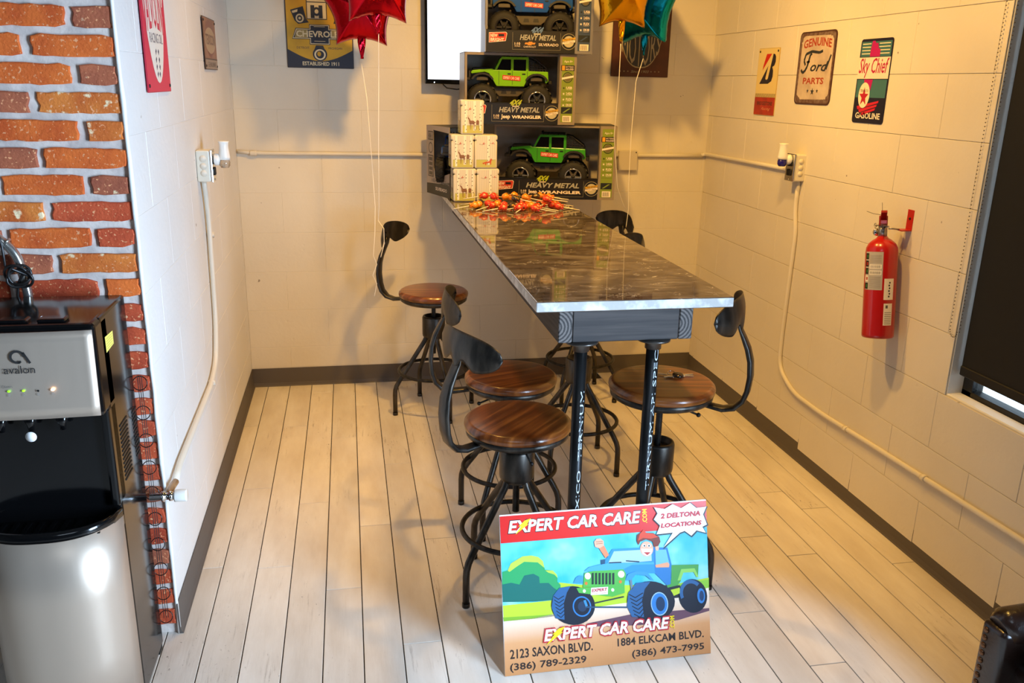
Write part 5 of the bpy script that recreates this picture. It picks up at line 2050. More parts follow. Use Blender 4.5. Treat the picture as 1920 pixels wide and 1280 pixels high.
# front wheels
p.ell(560, 776, 146, 128, NV, 8)
p.poly([(416, 790), (428, 712), (470, 660), (545, 648), (520, 690), (498, 760), (500, 870), (440, 860)], TB, 9)
for k in range(6):
    p.line([(430 + k * 4, 715 + k * 24), (462 + k * 3, 735 + k * 24), (500, 712 + k * 24)], 5, NV, 10)
p.ell(618, 782, 62, 68, RB, 9, inner=0.86)
p.ell(620, 782, 30, 34, ink('#1d3552'), 10)
p.ell(1080, 745, 160, 132, NV, 9)
p.poly([(918, 780), (930, 690), (985, 625), (1080, 616), (1040, 665), (1020, 740), (1030, 850), (950, 850)], TB, 10)
for k in range(6):
    p.line([(934 + k * 6, 700 + k * 26), (975 + k * 6, 722 + k * 26), (1028, 690 + k * 26)], 6, NV, 11)
p.ell(1136, 762, 58, 78, ink('#9fc0d8'), 10)
p.ell(1136, 762, 52, 71, RB, 11)
p.ell(1142, 762, 30, 48, ink('#143457'), 12)
# fenders, grille, bumper
p.poly([(566, 628), (582, 592), (604, 578), (628, 578), (624, 630)], ink('#3b94cf'), 10)
p.poly([(912, 608), (930, 566), (985, 546), (1060, 552), (1104, 608), (1080, 600), (1048, 574), (985, 566), (950, 606)], ink('#3b94cf'), 12)
p.poly([(628, 655), (640, 560), (700, 546), (902, 534), (918, 562), (906, 642)], ink('#55b04a'), 10)
for k in range(7):
    x = 688 + k * 23
    p.poly([(x, 560), (x + 14, 558), (x + 12, 634), (x - 2, 636)], ink('#16302a'), 11)
p.ell(662, 580, 20, 22, ink('#f4f8f8'), 11)
p.ell(886, 567, 22, 23, ink('#f4f8f8'), 11)
p.ell(650, 629, 10, 11, ink('#dd7a33'), 11)
p.ell(879, 617, 10, 11, ink('#dd7a33'), 11)
p.poly([(584, 660), (906, 640), (906, 690), (822, 716), (600, 692)], ink('#55b04a'), 11)
p.ell(636, 679, 10, 11, ink('#f0f4f4'), 12)
p.ell(826, 671, 10, 11, ink('#f0f4f4'), 12)
p.poly([(682, 658), (796, 650), (792, 700), (678, 706)], ink('#f6f4f0'), 12)
p.line([(640, 786), (920, 786)], 10, ink('#2c4e6e'), 10)
p.line([(700, 760), (900, 716)], 8, ink('#1c2c3c'), 10)
p.line([(636, 740), (650, 780)], 16, ink('#3a8ac0'), 11)
p.line([(948, 600), (956, 668)], 16, ink('#6c7f90'), 10)
# burst
burst = [(1120, 120), (1190, 130), (1244, 97), (1300, 124), (1362, 87), (1404, 122), (1472, 112), (1448, 165), (1472, 232), (1440, 248), (1462, 288), (1400, 272),
         (1364, 308), (1320, 276), (1288, 288), (1176, 386), (1240, 288), (1130, 300), (1156, 240), (1116, 200), (1142, 160)]
cx_, cy_ = 1300, 200
p.poly([(cx_ + (x - cx_) * 1.045 + 2, cy_ + (y - cy_) * 1.06 + 4) for x, y in burst][:20] + [(1136, 158)], ink('#1a2c36'), 12)
p.poly(burst, ink('#f7f5f2'), 13)


def put(st, bl, tr, m_, layer, **kw):
    a, b = HS(bl), HS(tr)
    p.text(st, a[0], a[1], b[0], b[1], m_, layer, **kw)


WH, BK, YL, RD = ink('#fbf7f2'), ink('#3a1a18'), ink('#f2d21a'), ink('#c22430')
put('EXPERT CAR CARE', (132, 308), (1034, 138), BK, 4, shear=0.2, bold=0.05)
put('EXPERT CAR CARE', (137, 302), (1029, 143), WH, 5, shear=0.2, bold=0.03)
p.poly([(250, 212), (292, 198), (262, 238), (276, 236), (184, 308), (222, 252), (206, 252)], YL, 6)
put('.COM', (1040, 228), (1072, 130), YL, 5, rot=90, bold=0.03)
put('2 DELTONA', (1160, 196), (1430, 138), RD, 16, shear=0.15, bold=0.05)
put('LOCATIONS', (1160, 258), (1436, 203), RD, 16, shear=0.15, bold=0.05)
put('EXPERT CAR CARE', (352, 1024), (1206, 836), RD, 13, shear=0.2, bold=0.07)
put('EXPERT CAR CARE', (361, 1014), (1196, 846), WH, 14, shear=0.2, bold=0.03)
p.poly([(460, 926), (502, 912), (474, 950), (488, 948), (372, 1040), (430, 964), (414, 966)], YL, 15)
put('.COM', (1200, 926), (1232, 838), YL, 14, rot=90, bold=0.03)
TX = ink('#2c211f')
put('2123 SAXON BLVD.', (134, 1132), (684, 1010), TX, 5, bold=0.018)
put('(386) 789-2329', (132, 1222), (640, 1104), TX, 5, bold=0.018)
put('1884 ELKCAM BLVD.', (850, 1046), (1426, 930), TX, 5, bold=0.018)
put('(386) 473-7995', (944, 1128), (1426, 1016), TX, 5, bold=0.018)
put('EXPERT', (686, 686), (790, 656), RD, 14, shear=0.15, bold=0.03)
put('CAR CARE', (684, 701), (786, 686), RD, 14, shear=0.15)
p.build('printed_artwork', ys)

# ------------------------------------------------------------------ conduit, boxes, air fresheners
def bez(pts, n=8, r=0.04):
    """round the corners of a polyline"""
    P_ = [Vector(q) for q in pts]
    out = [P_[0]]
    for i in range(1, len(P_) - 1):
        a, b, c = P_[i - 1], P_[i], P_[i + 1]
        rr = min(r, (a - b).length * 0.45, (c - b).length * 0.45)
        s = b + (a - b).normalized() * rr
        e = b + (c - b).normalized() * rr
        for k in range(n + 1):
            t_ = k / n
            out.append(s * (1 - t_) ** 2 + b * 2 * t_ * (1 - t_) + e * t_ ** 2)
    out.append(P_[-1])
    return out


XR = W - 0.014
m = M()
m.tube(bez([(0.010, -0.012, 1.229), (0.10, -0.014, 1.222), (0.9, -0.014, 1.219), (1.955, -0.014, 1.222)]), 0.0095, 10)
m.lathe([(0.0125, 0), (0.0135, 0.004), (0.0135, 0.03), (0.0125, 0.034)], 14, mtx=frame((0.10, -0.014, 1.222), (0, 0, 1), (0, 1, 0)))
o = m.build('conduit', M_PIPEW)
tag(o, 'cream painted conduit running along the back wall from the left corner', 'conduit')
m = M()
m.tube(bez([(2.055, -0.014, 1.222), (W - 0.03, -0.014, 1.222)]), 0.0095, 10)
m.tube(bez([(W - 0.035, -0.014, 1.224), (XR, -0.020, 1.230), (XR, -0.10, 1.232), (XR, -0.55, 1.236), (XR, -0.990, 1.240)], r=0.03), 0.0095, 10)
o = m.build('conduit', M_PIPEW)
tag(o, 'cream conduit bending round the back right corner to the right wall socket', 'conduit')
m = M()
m.tube(bez([(XR, -1.040, 1.21), (XR, -1.036, 1.08), (XR, -1.064, 0.98), (XR, -1.050, 0.50), (XR, -1.056, 0.36), (XR, -1.20, 0.290), (XR, -1.45, 0.285), (XR, -1.80, 0.300), (XR, -2.60, 0.326), (XR, -3.60, 0.350)], r=0.09), 0.0095, 10)
for y, z in ((-1.62, 0.292), (-2.1, 0.31)):
    m.tube([(XR - 0.001, y, z), (XR - 0.001, y - 0.02, z + 0.0006)], 0.0125, 10)
o = m.build('conduit', M_PIPEW)
tag(o, 'cream conduit dropping from the right wall socket and running low towards the camera', 'conduit')
m = M()
m.tube(bez([(0.014, -1.130, 1.21), (0.014, -1.110, 1.16), (0.014, -1.090, 1.06), (0.014, -1.118, 0.68), (0.014, -1.190, 0.535), (0.014, -1.33, 0.492), (0.014, -2.00, 0.472), (0.020, -2.10, 0.462)], r=0.06), 0.0095, 10)
for y, z in ((-1.075, 1.0), (-1.33, 0.491)):
    m.tube([(0.015, y - 0.004, z - 0.008), (0.015, y + 0.004, z + 0.008)], 0.013, 10)
o = m.build('conduit', M_PIPEW)
tag(o, 'white conduit dropping down the left wall and sloping to the valve', 'conduit')

# valve fitting at the foot of the brick edge
m = M()
t = thing('pipe_valve', 'white and chrome pipe valve poking past the brick edge by the dispenser', 'valve', (0.0, -2.20, 0.467))
mx0 = frame((-0.028, 0, 0), (0, 1, 0), (0, 0, 1))
M().lathe([(0.011, 0), (0.011, 0.030), (0.015, 0.031), (0.015, 0.038), (0.010, 0.040), (0.010, 0.050), (0.014, 0.051), (0.014, 0.058), (0.011, 0.060), (0.011, 0.066)], 18, mtx=mx0).build('tap_body', M_CHROME, t)
M().lathe([(0.0, 0.064), (0.0165, 0.064), (0.0175, 0.068), (0.0175, 0.094), (0.0165, 0.097), (0.0, 0.097)], 20, mtx=mx0).build('end_cap', mat('pvc_white', '#e8e4da', 0.3), t)
m = M()
m.tube(bez([(0.022, 0.0, 0.0), (0.020, 0.035, 0.004), (0.020, 0.10, -0.005)], r=0.02), 0.010, 10)
m.build('elbow', mat('tan_pipe', '#b08d66', 0.35, 0.3), t)


def wall_box(label, loc, X, cover):
    """surface box: x along X, y up, z off the wall"""
    t = thing('junction_box', label, 'socket box', mtx=frame(loc, X, (0, 0, 1)))
    m = M()
    m.box(-0.036, 0.036, -0.056, 0.056, 0, 0.048, bev=0.005, seg=2)
    m.build('box_body', mat('box_cream', '#ded7c5', 0.4), t)
    for sy in (-0.025, 0.0, 0.027):
        m = M()
        for sx in (-0.0363, 0.0363):
            m.lathe([(0.0, 0), (0.012, 0), (0.012, 0.0006), (0, 0.0006)], 16, mtx=Matrix.Translation((sx, sy, 0.024)) @ Matrix.Rotation(math.copysign(PI / 2, sx), 4, 'Y'))
        m.build('knockout', M_PIPEW, t)
    if cover:
        m = M()
        m.box(-0.038, 0.038, -0.058, 0.058, 0.048, 0.056, bev=0.003, seg=2)
        m.build('cover_plate', M_CHROME, t)
        m = M()
        for sy in (-0.020, 0.020):
            m.box(-0.017, 0.017, sy - 0.014, sy + 0.014, 0.056, 0.0585, bev=0.004)
        m.build('outlet', M_BLACKM, t)
        m = M()
        for sy in (-0.05, 0.05):
            m.ball((0, sy, 0.0565), 0.004, sub=1, scale=(1, 1, 0.5))
        m.build('cover_screw', M_ZINC, t)
    return t


wall_box('cream surface socket box with chrome cover on the left wall', (0.0015, -1.150, 1.268), (0, 1, 0), True)
wall_box('cream surface socket box with chrome cover on the right wall', (W - 0.0015, -1.030, 1.256), (0, -1, 0), True)
wb2 = thing('junction_box', 'blank grey-cream junction box on the back wall, right of the toy boxes', 'socket box', mtx=frame((2.006, -0.0015, 1.196), (1, 0, 0), (0, 0, 1)))
m = M()
m.box(-0.052, 0.052, -0.052, 0.052, 0, 0.030, bev=0.004, seg=2)
m.build('box_body', mat('box_grey', '#c9bfae', 0.45), wb2)
m = M()
m.ball((0.042, 0.042, 0.0305), 0.004, sub=1, scale=(1, 1, 0.5))
m.build('cover_screw', M_BLACKM, wb2)


def freshener(label, loc, X, oil):
    t = thing('air_freshener', label, 'air freshener', mtx=frame(loc, X, (0, 0, 1)))
    wp = mat('warm_white_plastic', '#efece4', 0.3)
    m = M()
    m.lathe([(0, 0), (0.020, 0), (0.022, 0.004), (0.021, 0.016), (0.012, 0.022), (0, 0.022)], 20, mtx=Matrix.Translation((0, 0, 0.058)))
    m.build('plug', wp, t)
    m = M()
    m.lathe([(0.0, 0.0), (0.020, 0.0), (0.0205, 0.010), (0.0175, 0.035), (0.0165, 0.05), (0.0185, 0.062), (0.0195, 0.066), (0.0165, 0.066), (0.014, 0.052), (0.0, 0.050)], 24,
            mtx=Matrix.Translation((0, 0.0, 0.094)) @ Matrix.Rotation(-PI / 2, 4, 'X'))
    m.build('chimney', wp, t)
    m = M()
    m.lathe([(0.0, -0.030), (0.014, -0.029), (0.019, -0.020), (0.0195, -0.008), (0.016, 0.0), (0.0, 0.0)], 24, mtx=Matrix.Translation((0, 0.0, 0.094)) @ Matrix.Rotation(-PI / 2, 4, 'X'))
    m.build('oil_bottle', oil, t)
    return t


freshener('white plug-in air freshener with clear bottle on the left wall socket', (0.002, -1.150, 1.289), (0, 1, 0), mat('clear_bottle', '#d9cfc0', 0.05, trans=0.85))
freshener('white plug-in air freshener with blue oil on the right wall socket', (W - 0.002, -1.030, 1.290), (0, -1, 0), mat('blue_oil', '#2a1f8c', 0.08, trans=0.3))

# ------------------------------------------------------------------ fire extinguisher
ex = thing('fire_extinguisher', 'red fire extinguisher hanging on the right wall, below the gasoline sign', 'fire extinguisher', (W - 0.078, -1.832, 0.735))
ex.rotation_euler = (math.radians(-9.0), 0, 0)
M_RED = mat('extinguisher_red', '#b3120d', 0.28, coat=0.4)
m = M()
m.lathe([(0.0, 0.004), (0.050, 0.0), (0.0535, 0.004), (0.054, 0.012), (0.054, 0.300), (0.052, 0.318), (0.045, 0.333), (0.032, 0.345), (0.020, 0.352), (0.016, 0.358), (0.0, 0.358)], 40)
m.build('cylinder', M_RED, ex)
m = M()
m.lathe([(0.0, 0.356), (0.015, 0.356), (0.015, 0.385), (0.011, 0.389), (0.0, 0.39)], 18)
m.box(-0.011, 0.011, -0.012, 0.012, 0.372, 0.405, bev=0.002)
m.build('valve', M_ZINC, ex)
m = M()
# carry handle and squeeze lever, pointing off the wall (towards -x)
m.prism([(-0.060, 0.402), (0.012, 0.392), (0.012, 0.402), (-0.058, 0.414)], -0.010, 0.010, mtx=frame((0, 0, 0), (1, 0, 0), (0, 0, 1)), bev=0.001)
m.prism([(-0.058, 0.440), (-0.052, 0.448), (0.012, 0.420), (0.012, 0.408), (0.000, 0.408)], -0.010, 0.010, mtx=frame((0, 0, 0), (1, 0, 0), (0, 0, 1)), bev=0.001)
m.box(-0.013, 0.013, -0.014, 0.014, 0.395, 0.430, bev=0.002)
bmesh.ops.rotate(m.bm, cent=(0, 0, 0), matrix=Matrix.Rotation(math.radians(58), 3, 'Z'), verts=m.bm.verts[:])
m.build('handle', mat('extinguisher_handle', '#8d0f0c', 0.3, coat=0.3), ex)
m = M()
m.lathe([(0.0, 0), (0.013, 0), (0.014, 0.004), (0.014, 0.010), (0.0, 0.010)], 18, mtx=Matrix.Translation((-0.004, 0.022, 0.372)) @ Matrix.Rotation(-PI / 2, 4, 'X'))
m.build('gauge', M_CHROME, ex)
m = M()
m.tube([(0, 0.012, 0.395), (0, 0.045, 0.396)], 0.0025, 8)
m.tube([(0.0, 0.045 + 0.007 * math.cos(2 * PI * k / 12), 0.396 + 0.007 * math.sin(2 * PI * k / 12)) for k in range(12)], 0.0015, 6, closed=True)
m.tube([(0, -0.012, 0.390), (0, -0.032, 0.392)], 0.003, 8)
m.build('safety_pin', M_ZINC, ex)
m = M()
m.tube([(0.0, 0.008, 0.432), (-0.01, 0.045, 0.437), (-0.01, 0.085, 0.446)], 0.0008, 5)
m.tube([(0.0, 0.006, 0.430), (-0.005, 0.004, 0.475)], 0.0008, 5)
m.build('tag_tie', M_BLACKM, ex)


def wraplabel(name, a0, a1, z0, z1, draw, lab=None):
    bm = bmesh.new()
    mats_ = []

    def quad(u0, v0, u1, v1, mt, ly):
        if mt not in mats_:
            mats_.append(mt)
        n_ = max(1, int(abs(u1 - u0) * 10))
        for i in range(n_):
            ua, ub = u0 + (u1 - u0) * i / n_, u0 + (u1 - u0) * (i + 1) / n_
            r_ = 0.0543 + ly * 0.0002
            q = []
            for (u, v) in ((ua, v0), (ub, v0), (ub, v1), (ua, v1)):
                an = a0 + (a1 - a0) * u
                q.append(bm.verts.new((r_ * math.cos(an), r_ * math.sin(an), z0 + (z1 - z0) * v)))
            f = bm.faces.new(q)
            f.material_index = mats_.index(mt)
    draw(quad)
    me = bpy.data.meshes.new(name)
    bmesh.ops.recalc_face_normals(bm, faces=bm.faces[:])
    bm.to_mesh(me)
    bm.free()
    for mt in mats_:
        me.materials.append(mt)
    return link(name, me, ex, lab)


def main_label(q):
    lg, wk, kb = ink('#b9b3aa'), ink('#f2ecdf'), ink('#1e1a18')
    q(0, 0, 1, 1, lg, 0)
    for k in range(5):
        q(0.0, 0.02 + k * 0.195, 0.24, 0.18 + k * 0.195, kb if k != 1 else wk, 1)
        q(0.10, 0.06 + k * 0.195, 0.20, 0.14 + k * 0.195, ink('#b0301c') if k % 2 else ink('#3f7a3a'), 2)
    q(0.30, 0.56, 0.94, 0.67, wk, 1)
    q(0.30, 0.40, 0.94, 0.51, wk, 1)
    for k in range(12):
        q(0.36 + k * 0.045, 0.58, 0.375 + k * 0.045, 0.65, kb, 2)
        q(0.34 + k * 0.048, 0.42, 0.36 + k * 0.048, 0.49, kb, 2)
    for k in range(10):
        z = 0.05 + k * 0.032
        q(0.32, z, 0.92, z + 0.008, ink('#7f7a72'), 1)
    for k in range(6):
        z = 0.72 + k * 0.035
        q(0.32, z, 0.92, z + 0.008, ink('#7f7a72'), 1)


# camera sees the side facing -x/-y; angles run from the far side (towards +y) to the near side
wraplabel('instruction_label', math.radians(172), math.radians(243), 0.172, 0.305, main_label, 'grey label with pictograms and bar codes')


def tag_label(q):
    q(0, 0, 1, 1, ink('#efe3cb'), 0)
    for k in range(6):
        q(0.42 + 0.06 * (k % 2), 0.12 + k * 0.13, 0.58 + 0.05 * (k % 2), 0.20 + k * 0.13, ink('#2b2622'), 1)


def tag_label2(q):
    q(0, 0, 1, 1, ink('#efe3cb'), 0)
    for k in range(7):
        q(0.12, 0.06 + k * 0.085, 0.9, 0.09 + k * 0.085, ink('#8a7d68'), 1)
    q(0.2, 0.78, 0.45, 0.92, ink('#5b564c'), 1)


wraplabel('inspection_tag', math.radians(250), math.radians(288), 0.138, 0.212, tag_label, 'cream tag with handwriting')
wraplabel('service_tag', math.radians(252), math.radians(286), 0.048, 0.125, tag_label2, 'cream tag with small print')
br_ = thing('wall_hook', 'red steel wall hook holding the fire extinguisher', 'hook', mtx=frame((W - 0.0015, -1.812, 1.150), (0, -1, 0), (0, 0, 1)))
m = M()
m.box(-0.017, 0.017, -0.036, 0.036, -0.001, 0.005)
m.box(-0.017, 0.017, -0.036, -0.032, 0.005, 0.042)
m.build('hook_plate', mat('hook_red', '#b51e12', 0.35), br_)
m = M()
m.ball((0, 0.006, 0.006), 0.005, sub=1, scale=(1, 1, 0.6))
m.build('hook_screw', M_BLACKM, br_)
m = M()
m.tube([(0.0, -0.032, 0.040), (-0.006, -0.030, 0.060), (-0.010, -0.030, 0.075)], 0.003, 8)
m.build('hook_arm', M_ZINC, br_)

# ------------------------------------------------------------------ water dispenser
DX0, DX1, DY0, DY1 = -0.345, -0.032, -2.490, -2.215
dp = thing('water_dispenser', 'black and stainless-steel water dispenser against the brick wall', 'water dispenser', (0, 0, 0))
m = M()
m.box(DX0, DX1, DY0 + 0.045, DY1, 0.015, 1.045, bev=0.006, seg=2)
m.build('cabinet', M_BLACKP, dp)
m = M()
m.box(DX0, DX1, DY0 - 0.006, DY0 + 0.10, 0.822, 1.0455, bev=0.012, seg=3)
m.build('head', M_BLACKP, dp)
# steel face of the head, gently bowed
hm = Matrix.Identity(4)


def face(u, v):
    x = DX0 + 0.004 + u * (DX1 - DX0 - 0.008)
    z = 0.832 + v * 0.200
    return (x, DY0 - 0.008 - 0.006 * math.sin(PI * u) - 0.010 * (1 - v), z)


m = M()
m.grid(face, 16, 8)
o = m.build('control_panel', M_STEEL, dp, solid=0.004)
# printing and lights on the panel
fr = frame((0, DY0 - 0.0205, 0), (1, 0, 0), (0, 0.05, 1))
p = Print(frame((0, DY0 - 0.0287, 0.832), (1, 0, 0), (0, 0.05, 1)), eps=0.0004)
dkk = ink('#2c2a29')
cx = -0.188
zl = 0.135
p.ell(cx - 0.004, zl + 0.012, 0.0165, 0.0155, dkk, 1, a0=0.0, a1=PI * 1.62, inner=0.66, n=22)
p.line([(cx + 0.008, zl + 0.022), (cx + 0.021, zl - 0.003)], 0.0055, dkk, 1)
p.line([(cx - 0.004, zl - 0.0015), (cx + 0.003, zl + 0.002)], 0.005, dkk, 1)
p.text('avalon', cx - 0.035, zl - 0.026, cx + 0.029, zl - 0.008, dkk, 1)
p.text('Self Clean', cx - 0.062, zl - 0.058, cx - 0.022, zl - 0.052, ink('#6b6662'), 1)
for k in range(4):
    xx = -0.218 + k * 0.030
    p.ell(xx, 0.060, 0.0028, 0.0028, ink('#8b8680'), 1, inner=0.6, n=12)
p.ell(-0.158, 0.068, 0.0026, 0.0026, M_BLACKM, 2, n=12)
p.build('panel_printing', dp)
for xx, hexc, st in ((-0.218, '#7be01e', 1.6), (-0.188, '#8fe81e', 1.6), (-0.128, '#ffd0a0', 9)):
    m = M()
    m.ball((xx, DY0 - 0.0255, 0.832 + 0.069), 0.0034 if st < 5 else 0.0040, sub=2, scale=(1, 0.5, 0.8))
    m.build('indicator_light', mat('led_' + hexc[1:], hexc, emit=hexc, estr=st), dp)
# top keys
for xx in (-0.285, -0.205, -0.125):
    m = M()
    m.box(xx - 0.030, xx + 0.030, DY0 + 0.012, DY0 + 0.048, 1.0440, 1.0545, bev=0.005, seg=2)
    m.build('tap_key', M_BLACKP, dp)
m = M()
m.box(-0.300, -0.285, DY0 + 0.030, DY0 + 0.042, 1.0545, 1.0560, bev=0.0006)
m.build('hot_marker', ink('#d2461c'), dp)
# recess: side cheeks, splash panel, nozzles, tray
for (a, b) in ((DX0, DX0 + 0.020), (DX1 - 0.020, DX1)):
    M().box(a, b, DY0 + 0.028, DY0 + 0.09, 0.575, 0.83, bev=0.006, seg=2).build('cheek', M_BLACKP, dp)
for xx in (-0.262, -0.200, -0.132):
    m = M()
    m.lathe([(0.003, 0.0), (0.006, 0.0), (0.0085, 0.016), (0.018, 0.036), (0.0, 0.036)], 16, mtx=Matrix.Translation((xx, DY0 + 0.018, 0.788)))
    m.build('spout', M_BLACKP, dp)
m = M()
m.lathe([(0, 0), (0.0125, 0), (0.0125, 0.0006), (0, 0.0006)], 24, mtx=frame((-0.213, DY0 + 0.0446, 0.762), (1, 0, 0), (0, 0, 1)))
m.build('round_sticker', ink('#f4f3f0'), dp)


def bow(u, z, grow=0.0):
    """plan curve of the bulging lower front"""
    s = 2 * u - 1
    x = (DX0 + DX1) / 2 + s * (DX1 - DX0) / 2
    y = (DY0 + 0.035) - (0.118 + grow) * max(0.0, 1 - abs(s) ** 2.6) ** 0.62
    return (x, y, z)


m = M()
m.grid(lambda u, v: bow(u, 0.03 + v * 0.520), 28, 3)
m.build('lower_door', M_STEEL, dp, solid=0.003)
m = M()
us = [i / 28 for i in range(29)]
top = [bow(u, 0.548) for u in us]
prof = [(x, y) for x, y, z in top] + [(DX1 - 0.001, DY0 + 0.06), (DX0 + 0.001, DY0 + 0.06)]
m.prism([(x, y) for x, y in prof], 0.520, 0.545, 0)
m.build('drip_tray', M_BLACKP, dp)
m = M()
m.grid(lambda u, v: bow(u, 0.548 + v * 0.022, -0.004 - 0.012 * v), 28, 2)
m.build('tray_rim', M_BLACKP, dp, solid=0.004)
m = M()
for k in range(9):
    x = DX0 + 0.045 + k * 0.028
    m.box(x, x + 0.012, DY0 - 0.045, DY0 + 0.03, 0.5452, 0.5490, bev=0.001)
m.build('tray_slat', M_BLACKP, dp)
m = M()
m.box(DX0 + 0.003, DX1 - 0.003, DY0 + 0.02, DY0 + 0.05, 0.0, 0.03)
m.box(DX0 + 0.003, DX1 - 0.003, DY1 - 0.04, DY1 - 0.005, 0.0, 0.03)
m.build('foot', M_BLACKM, dp)
p = Print(frame((DX1 + 0.0004, 0, 0), (0, 1, 0), (0, 0, 1)), eps=0.0003)
p.poly([(-2.424, 0.955), (-2.358, 0.958), (-2.356, 0.990), (-2.424, 0.993)], ink('#e8da6a'), 1)
for k in range(5):
    p.rect(-2.418, 0.961 + k * 0.006, -2.364, 0.9622 + k * 0.006, ink('#a89a4a'), 2)
p.build('side_sticker', dp, 'yellow instruction sticker')
for (ya, yb, za, zb2) in ((-2.390, -2.322, 0.610, 0.765), (-2.268, -2.235, 0.620, 0.755)):
    m = M()
    n_ = int((zb2 - za) / 0.011)
    for k in range(n_):
        z = za + k * 0.011
        m.box(DX1 - 0.001, DX1 + 0.0018, ya, yb, z, z + 0.005, bev=0.0006)
    m.build('vent_louvre', mat('vent_black', '#060606', 0.5), dp)

# chrome pipe and cord behind the dispenser
m = M()
m.tube(bez([(-0.42, -2.192, 1.215), (-0.33, -2.192, 1.205), (-0.275, -2.192, 1.150), (-0.262, -2.192, 1.045), (-0.262, -2.192, 0.85)], r=0.09, n=10), 0.0115, 14)
m.tube([(-0.296, -2.192, 1.180), (-0.292, -2.192, 1.176)], 0.0122, 14)
o = m.build('curved_pipe', mat('satin_pipe', '#c4c2bc', 0.22, 0.9))
tag(o, 'curved silver pipe rising behind the water dispenser', 'pipe')
m = M()
pts = []
for k in range(70):
    a = k / 69 * 2 * PI * 3.2
    rr = 0.024 + 0.007 * math.sin(a * 0.6)
    pts.append((-0.272 + rr * 1.1 * math.cos(a) + 0.012 * math.sin(a * 0.37), -2.210 + 0.004 * math.sin(a * 1.7), 1.094 + rr * math.sin(a)))
pts += [(-0.28, -2.20, 1.075), (-0.285, -2.20, 1.04), (-0.285, -2.20, 0.95)]
m.tube([(-0.315, -2.203, 1.25), (-0.302, -2.205, 1.17), (-0.30, -2.208, 1.12)] + pts, 0.0034, 8)
o = m.build('power_cord', mat('cord_black', '#1a1817', 0.4))
tag(o, 'coiled black power cord looped over the pipe behind the dispenser', 'cord')

# hanging cords with rings along the brick edge
rc = thing('ring_cord', 'thin black cords with a row of rings hanging down the brick edge', 'hanging cord', (-0.022, -2.196, 0.02))
for dx in (-0.006, 0.0, 0.006):
    M().tube([(dx, 0, 0.06), (dx * 0.8, 0, 0.80)], 0.0009, 6).build('cord', M_STRINGD, rc)
ring_me = None
for z in (0.799, 0.715, 0.635, 0.555, 0.478, 0.399, 0.320, 0.241, 0.162, 0.085):
    if ring_me is None:
        o = M().tube([(0.018 * math.cos(2 * PI * k / 28), 0.004 * math.sin(2 * PI * k / 28), 0.018 * math.sin(2 * PI * k / 28)) for k in range(28)], 0.0013, 8, closed=True).build('ring', M_BLACKP, rc)
        ring_me = o.data
    else:
        o = link('ring', ring_me, rc)
    o.location = (0.0, -0.002, z - 0.02)
    o.rotation_euler = (0, 0.1, 0)

# ------------------------------------------------------------------ keys on the tall stool's seat
SZ = 0.692
ks = thing('key_bunch', 'bunch of keys on a ring lying on the seat of the tall stool', 'keys', (1.545, -2.030, SZ))
M_KEY = mat('key_metal', '#d9c6a4', 0.35, 0.75)
for a, l in ((-12, 0.055), (4, 0.058), (158, 0.060), (200, 0.045)):
    ra = math.radians(a)
    mx = Matrix.Translation((0, 0, 0.0012 + 0.0012 * (a % 3))) @ Matrix.Rotation(ra, 4, 'Z')
    m = M()
    m.prism([(0.012, -0.009), (0.026, -0.011), (0.032, -0.004), (l, -0.0035), (l + 0.004, 0), (l, 0.0035), (0.032, 0.004), (0.026, 0.011), (0.012, 0.009)], 0, 0.0022, mtx=mx)
    for k in range(3):
        m.box(l - 0.016 + k * 0.005, l - 0.0135 + k * 0.005, -0.0055, -0.003, 0, 0.0022, mtx=mx)
    m.build('key', M_KEY, ks)
m = M()
m.tube([(0.014 * math.cos(2 * PI * k / 20) - 0.008, 0.014 * math.sin(2 * PI * k / 20) + 0.012, 0.006 + 0.003 * math.sin(2 * PI * k / 20)) for k in range(20)], 0.0012, 6, closed=True)
m.build('split_ring', M_CHROME, ks)
m = M()
m.lathe([(0, 0), (0.016, 0), (0.018, 0.002), (0.017, 0.006), (0.012, 0.008), (0, 0.008)], 22, mtx=Matrix.Translation((0.004, -0.010, 0.0045)) @ Matrix.Rotation(0.12, 4, 'X'))
m.build('key_fob', mat('fob_dark', '#4a4036', 0.2, 0.6), ks)

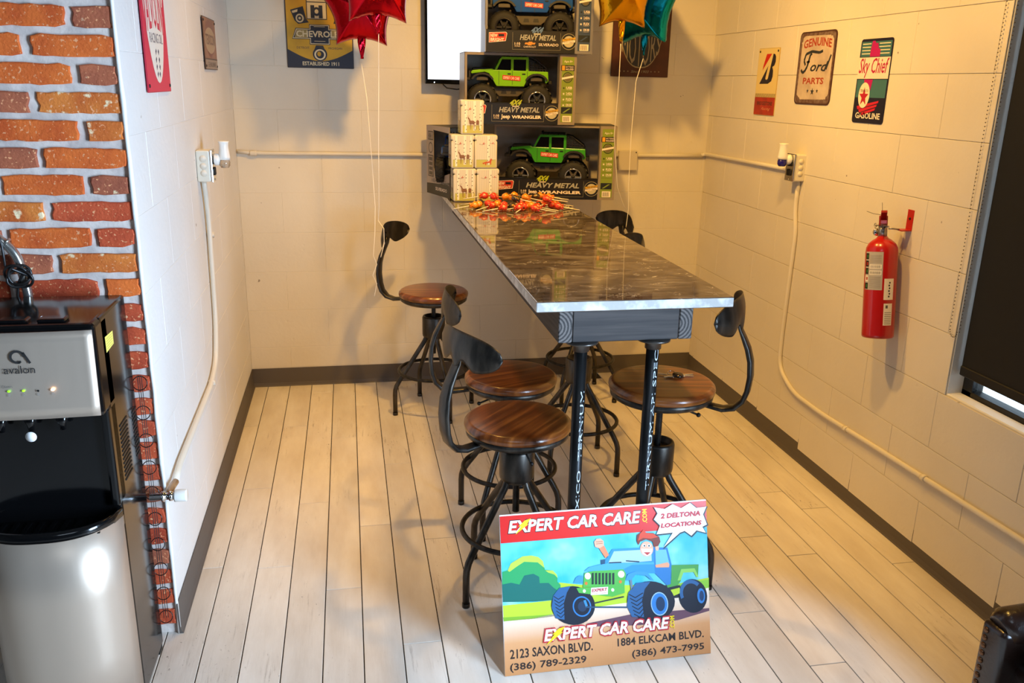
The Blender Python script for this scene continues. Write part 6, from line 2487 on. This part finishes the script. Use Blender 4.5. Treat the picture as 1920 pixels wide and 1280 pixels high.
# ------------------------------------------------------------------ leather armchair at the right edge
ch = thing('leather_armchair', 'dark brown studded leather armchair cut off at the lower right corner', 'armchair', (2.128, -3.095, 0.045), 0)
M_LEA = mat('brown_leather', '#2a1a14', 0.28, coat=0.25, col2='#1b110d', scale=6, bump=0.0008, bscale=120)
m = M()
m.box(-0.12, 0.27, -0.72, 0.115, 0.06, 0.28, bev=0.03, seg=3, smooth=True)
m.build('seat_base', M_LEA, ch)


def armf(u, v):
    return None


m = M()
# near arm: panel with rolled top facing the alcove
m.box(-0.165, 0.27, 0.045, 0.118, 0.05, 0.36, bev=0.014, seg=3, smooth=True)
m.build('arm_panel', M_LEA, ch)
m = M()
m.tube([(-0.150, 0.080, 0.352), (-0.135, 0.080, 0.357), (0.0, 0.080, 0.360), (0.14, 0.080, 0.360), (0.265, 0.080, 0.360)], [0.030, 0.043, 0.047, 0.047, 0.046], 18)
m.build('rolled_arm', M_LEA, ch)
m = M()
m.box(-0.10, 0.26, -0.60, 0.04, 0.28, 0.37, bev=0.035, seg=4, smooth=True)
m.build('cushion', M_LEA, ch)
m = M()
m.box(-0.165, 0.27, -0.80, -0.70, 0.05, 0.36, bev=0.014, seg=3, smooth=True)
m.build('arm_panel', M_LEA, ch)
M_STUD = mat('bronze_stud', '#6b4a30', 0.3, 0.8)
stud = None
for i in range(16):
    if stud is None:
        m = M()
        m.ball((0, 0, 0), 0.0075, sub=2, scale=(0.55, 1, 1))
        o = m.build('stud', M_STUD, ch)
        stud = o.data
    else:
        o = link('stud', stud, ch)
    o.location = (-0.1655, 0.098, 0.338 - i * 0.0205)
for i in range(14):
    o = link('stud', stud, ch)
    o.location = (-0.135 + i * 0.024, 0.1215, 0.342)
    o.rotation_euler = (0, 0, PI / 2)
for (x, y) in ((-0.13, 0.08), (0.24, 0.08), (-0.13, -0.75), (0.24, -0.75)):
    m = M()
    m.lathe([(0.016, 0.0), (0.022, 0.055)], 14, mtx=Matrix.Translation((x, y, 0)))
    m.build('foot', M_BLACKM, ch)
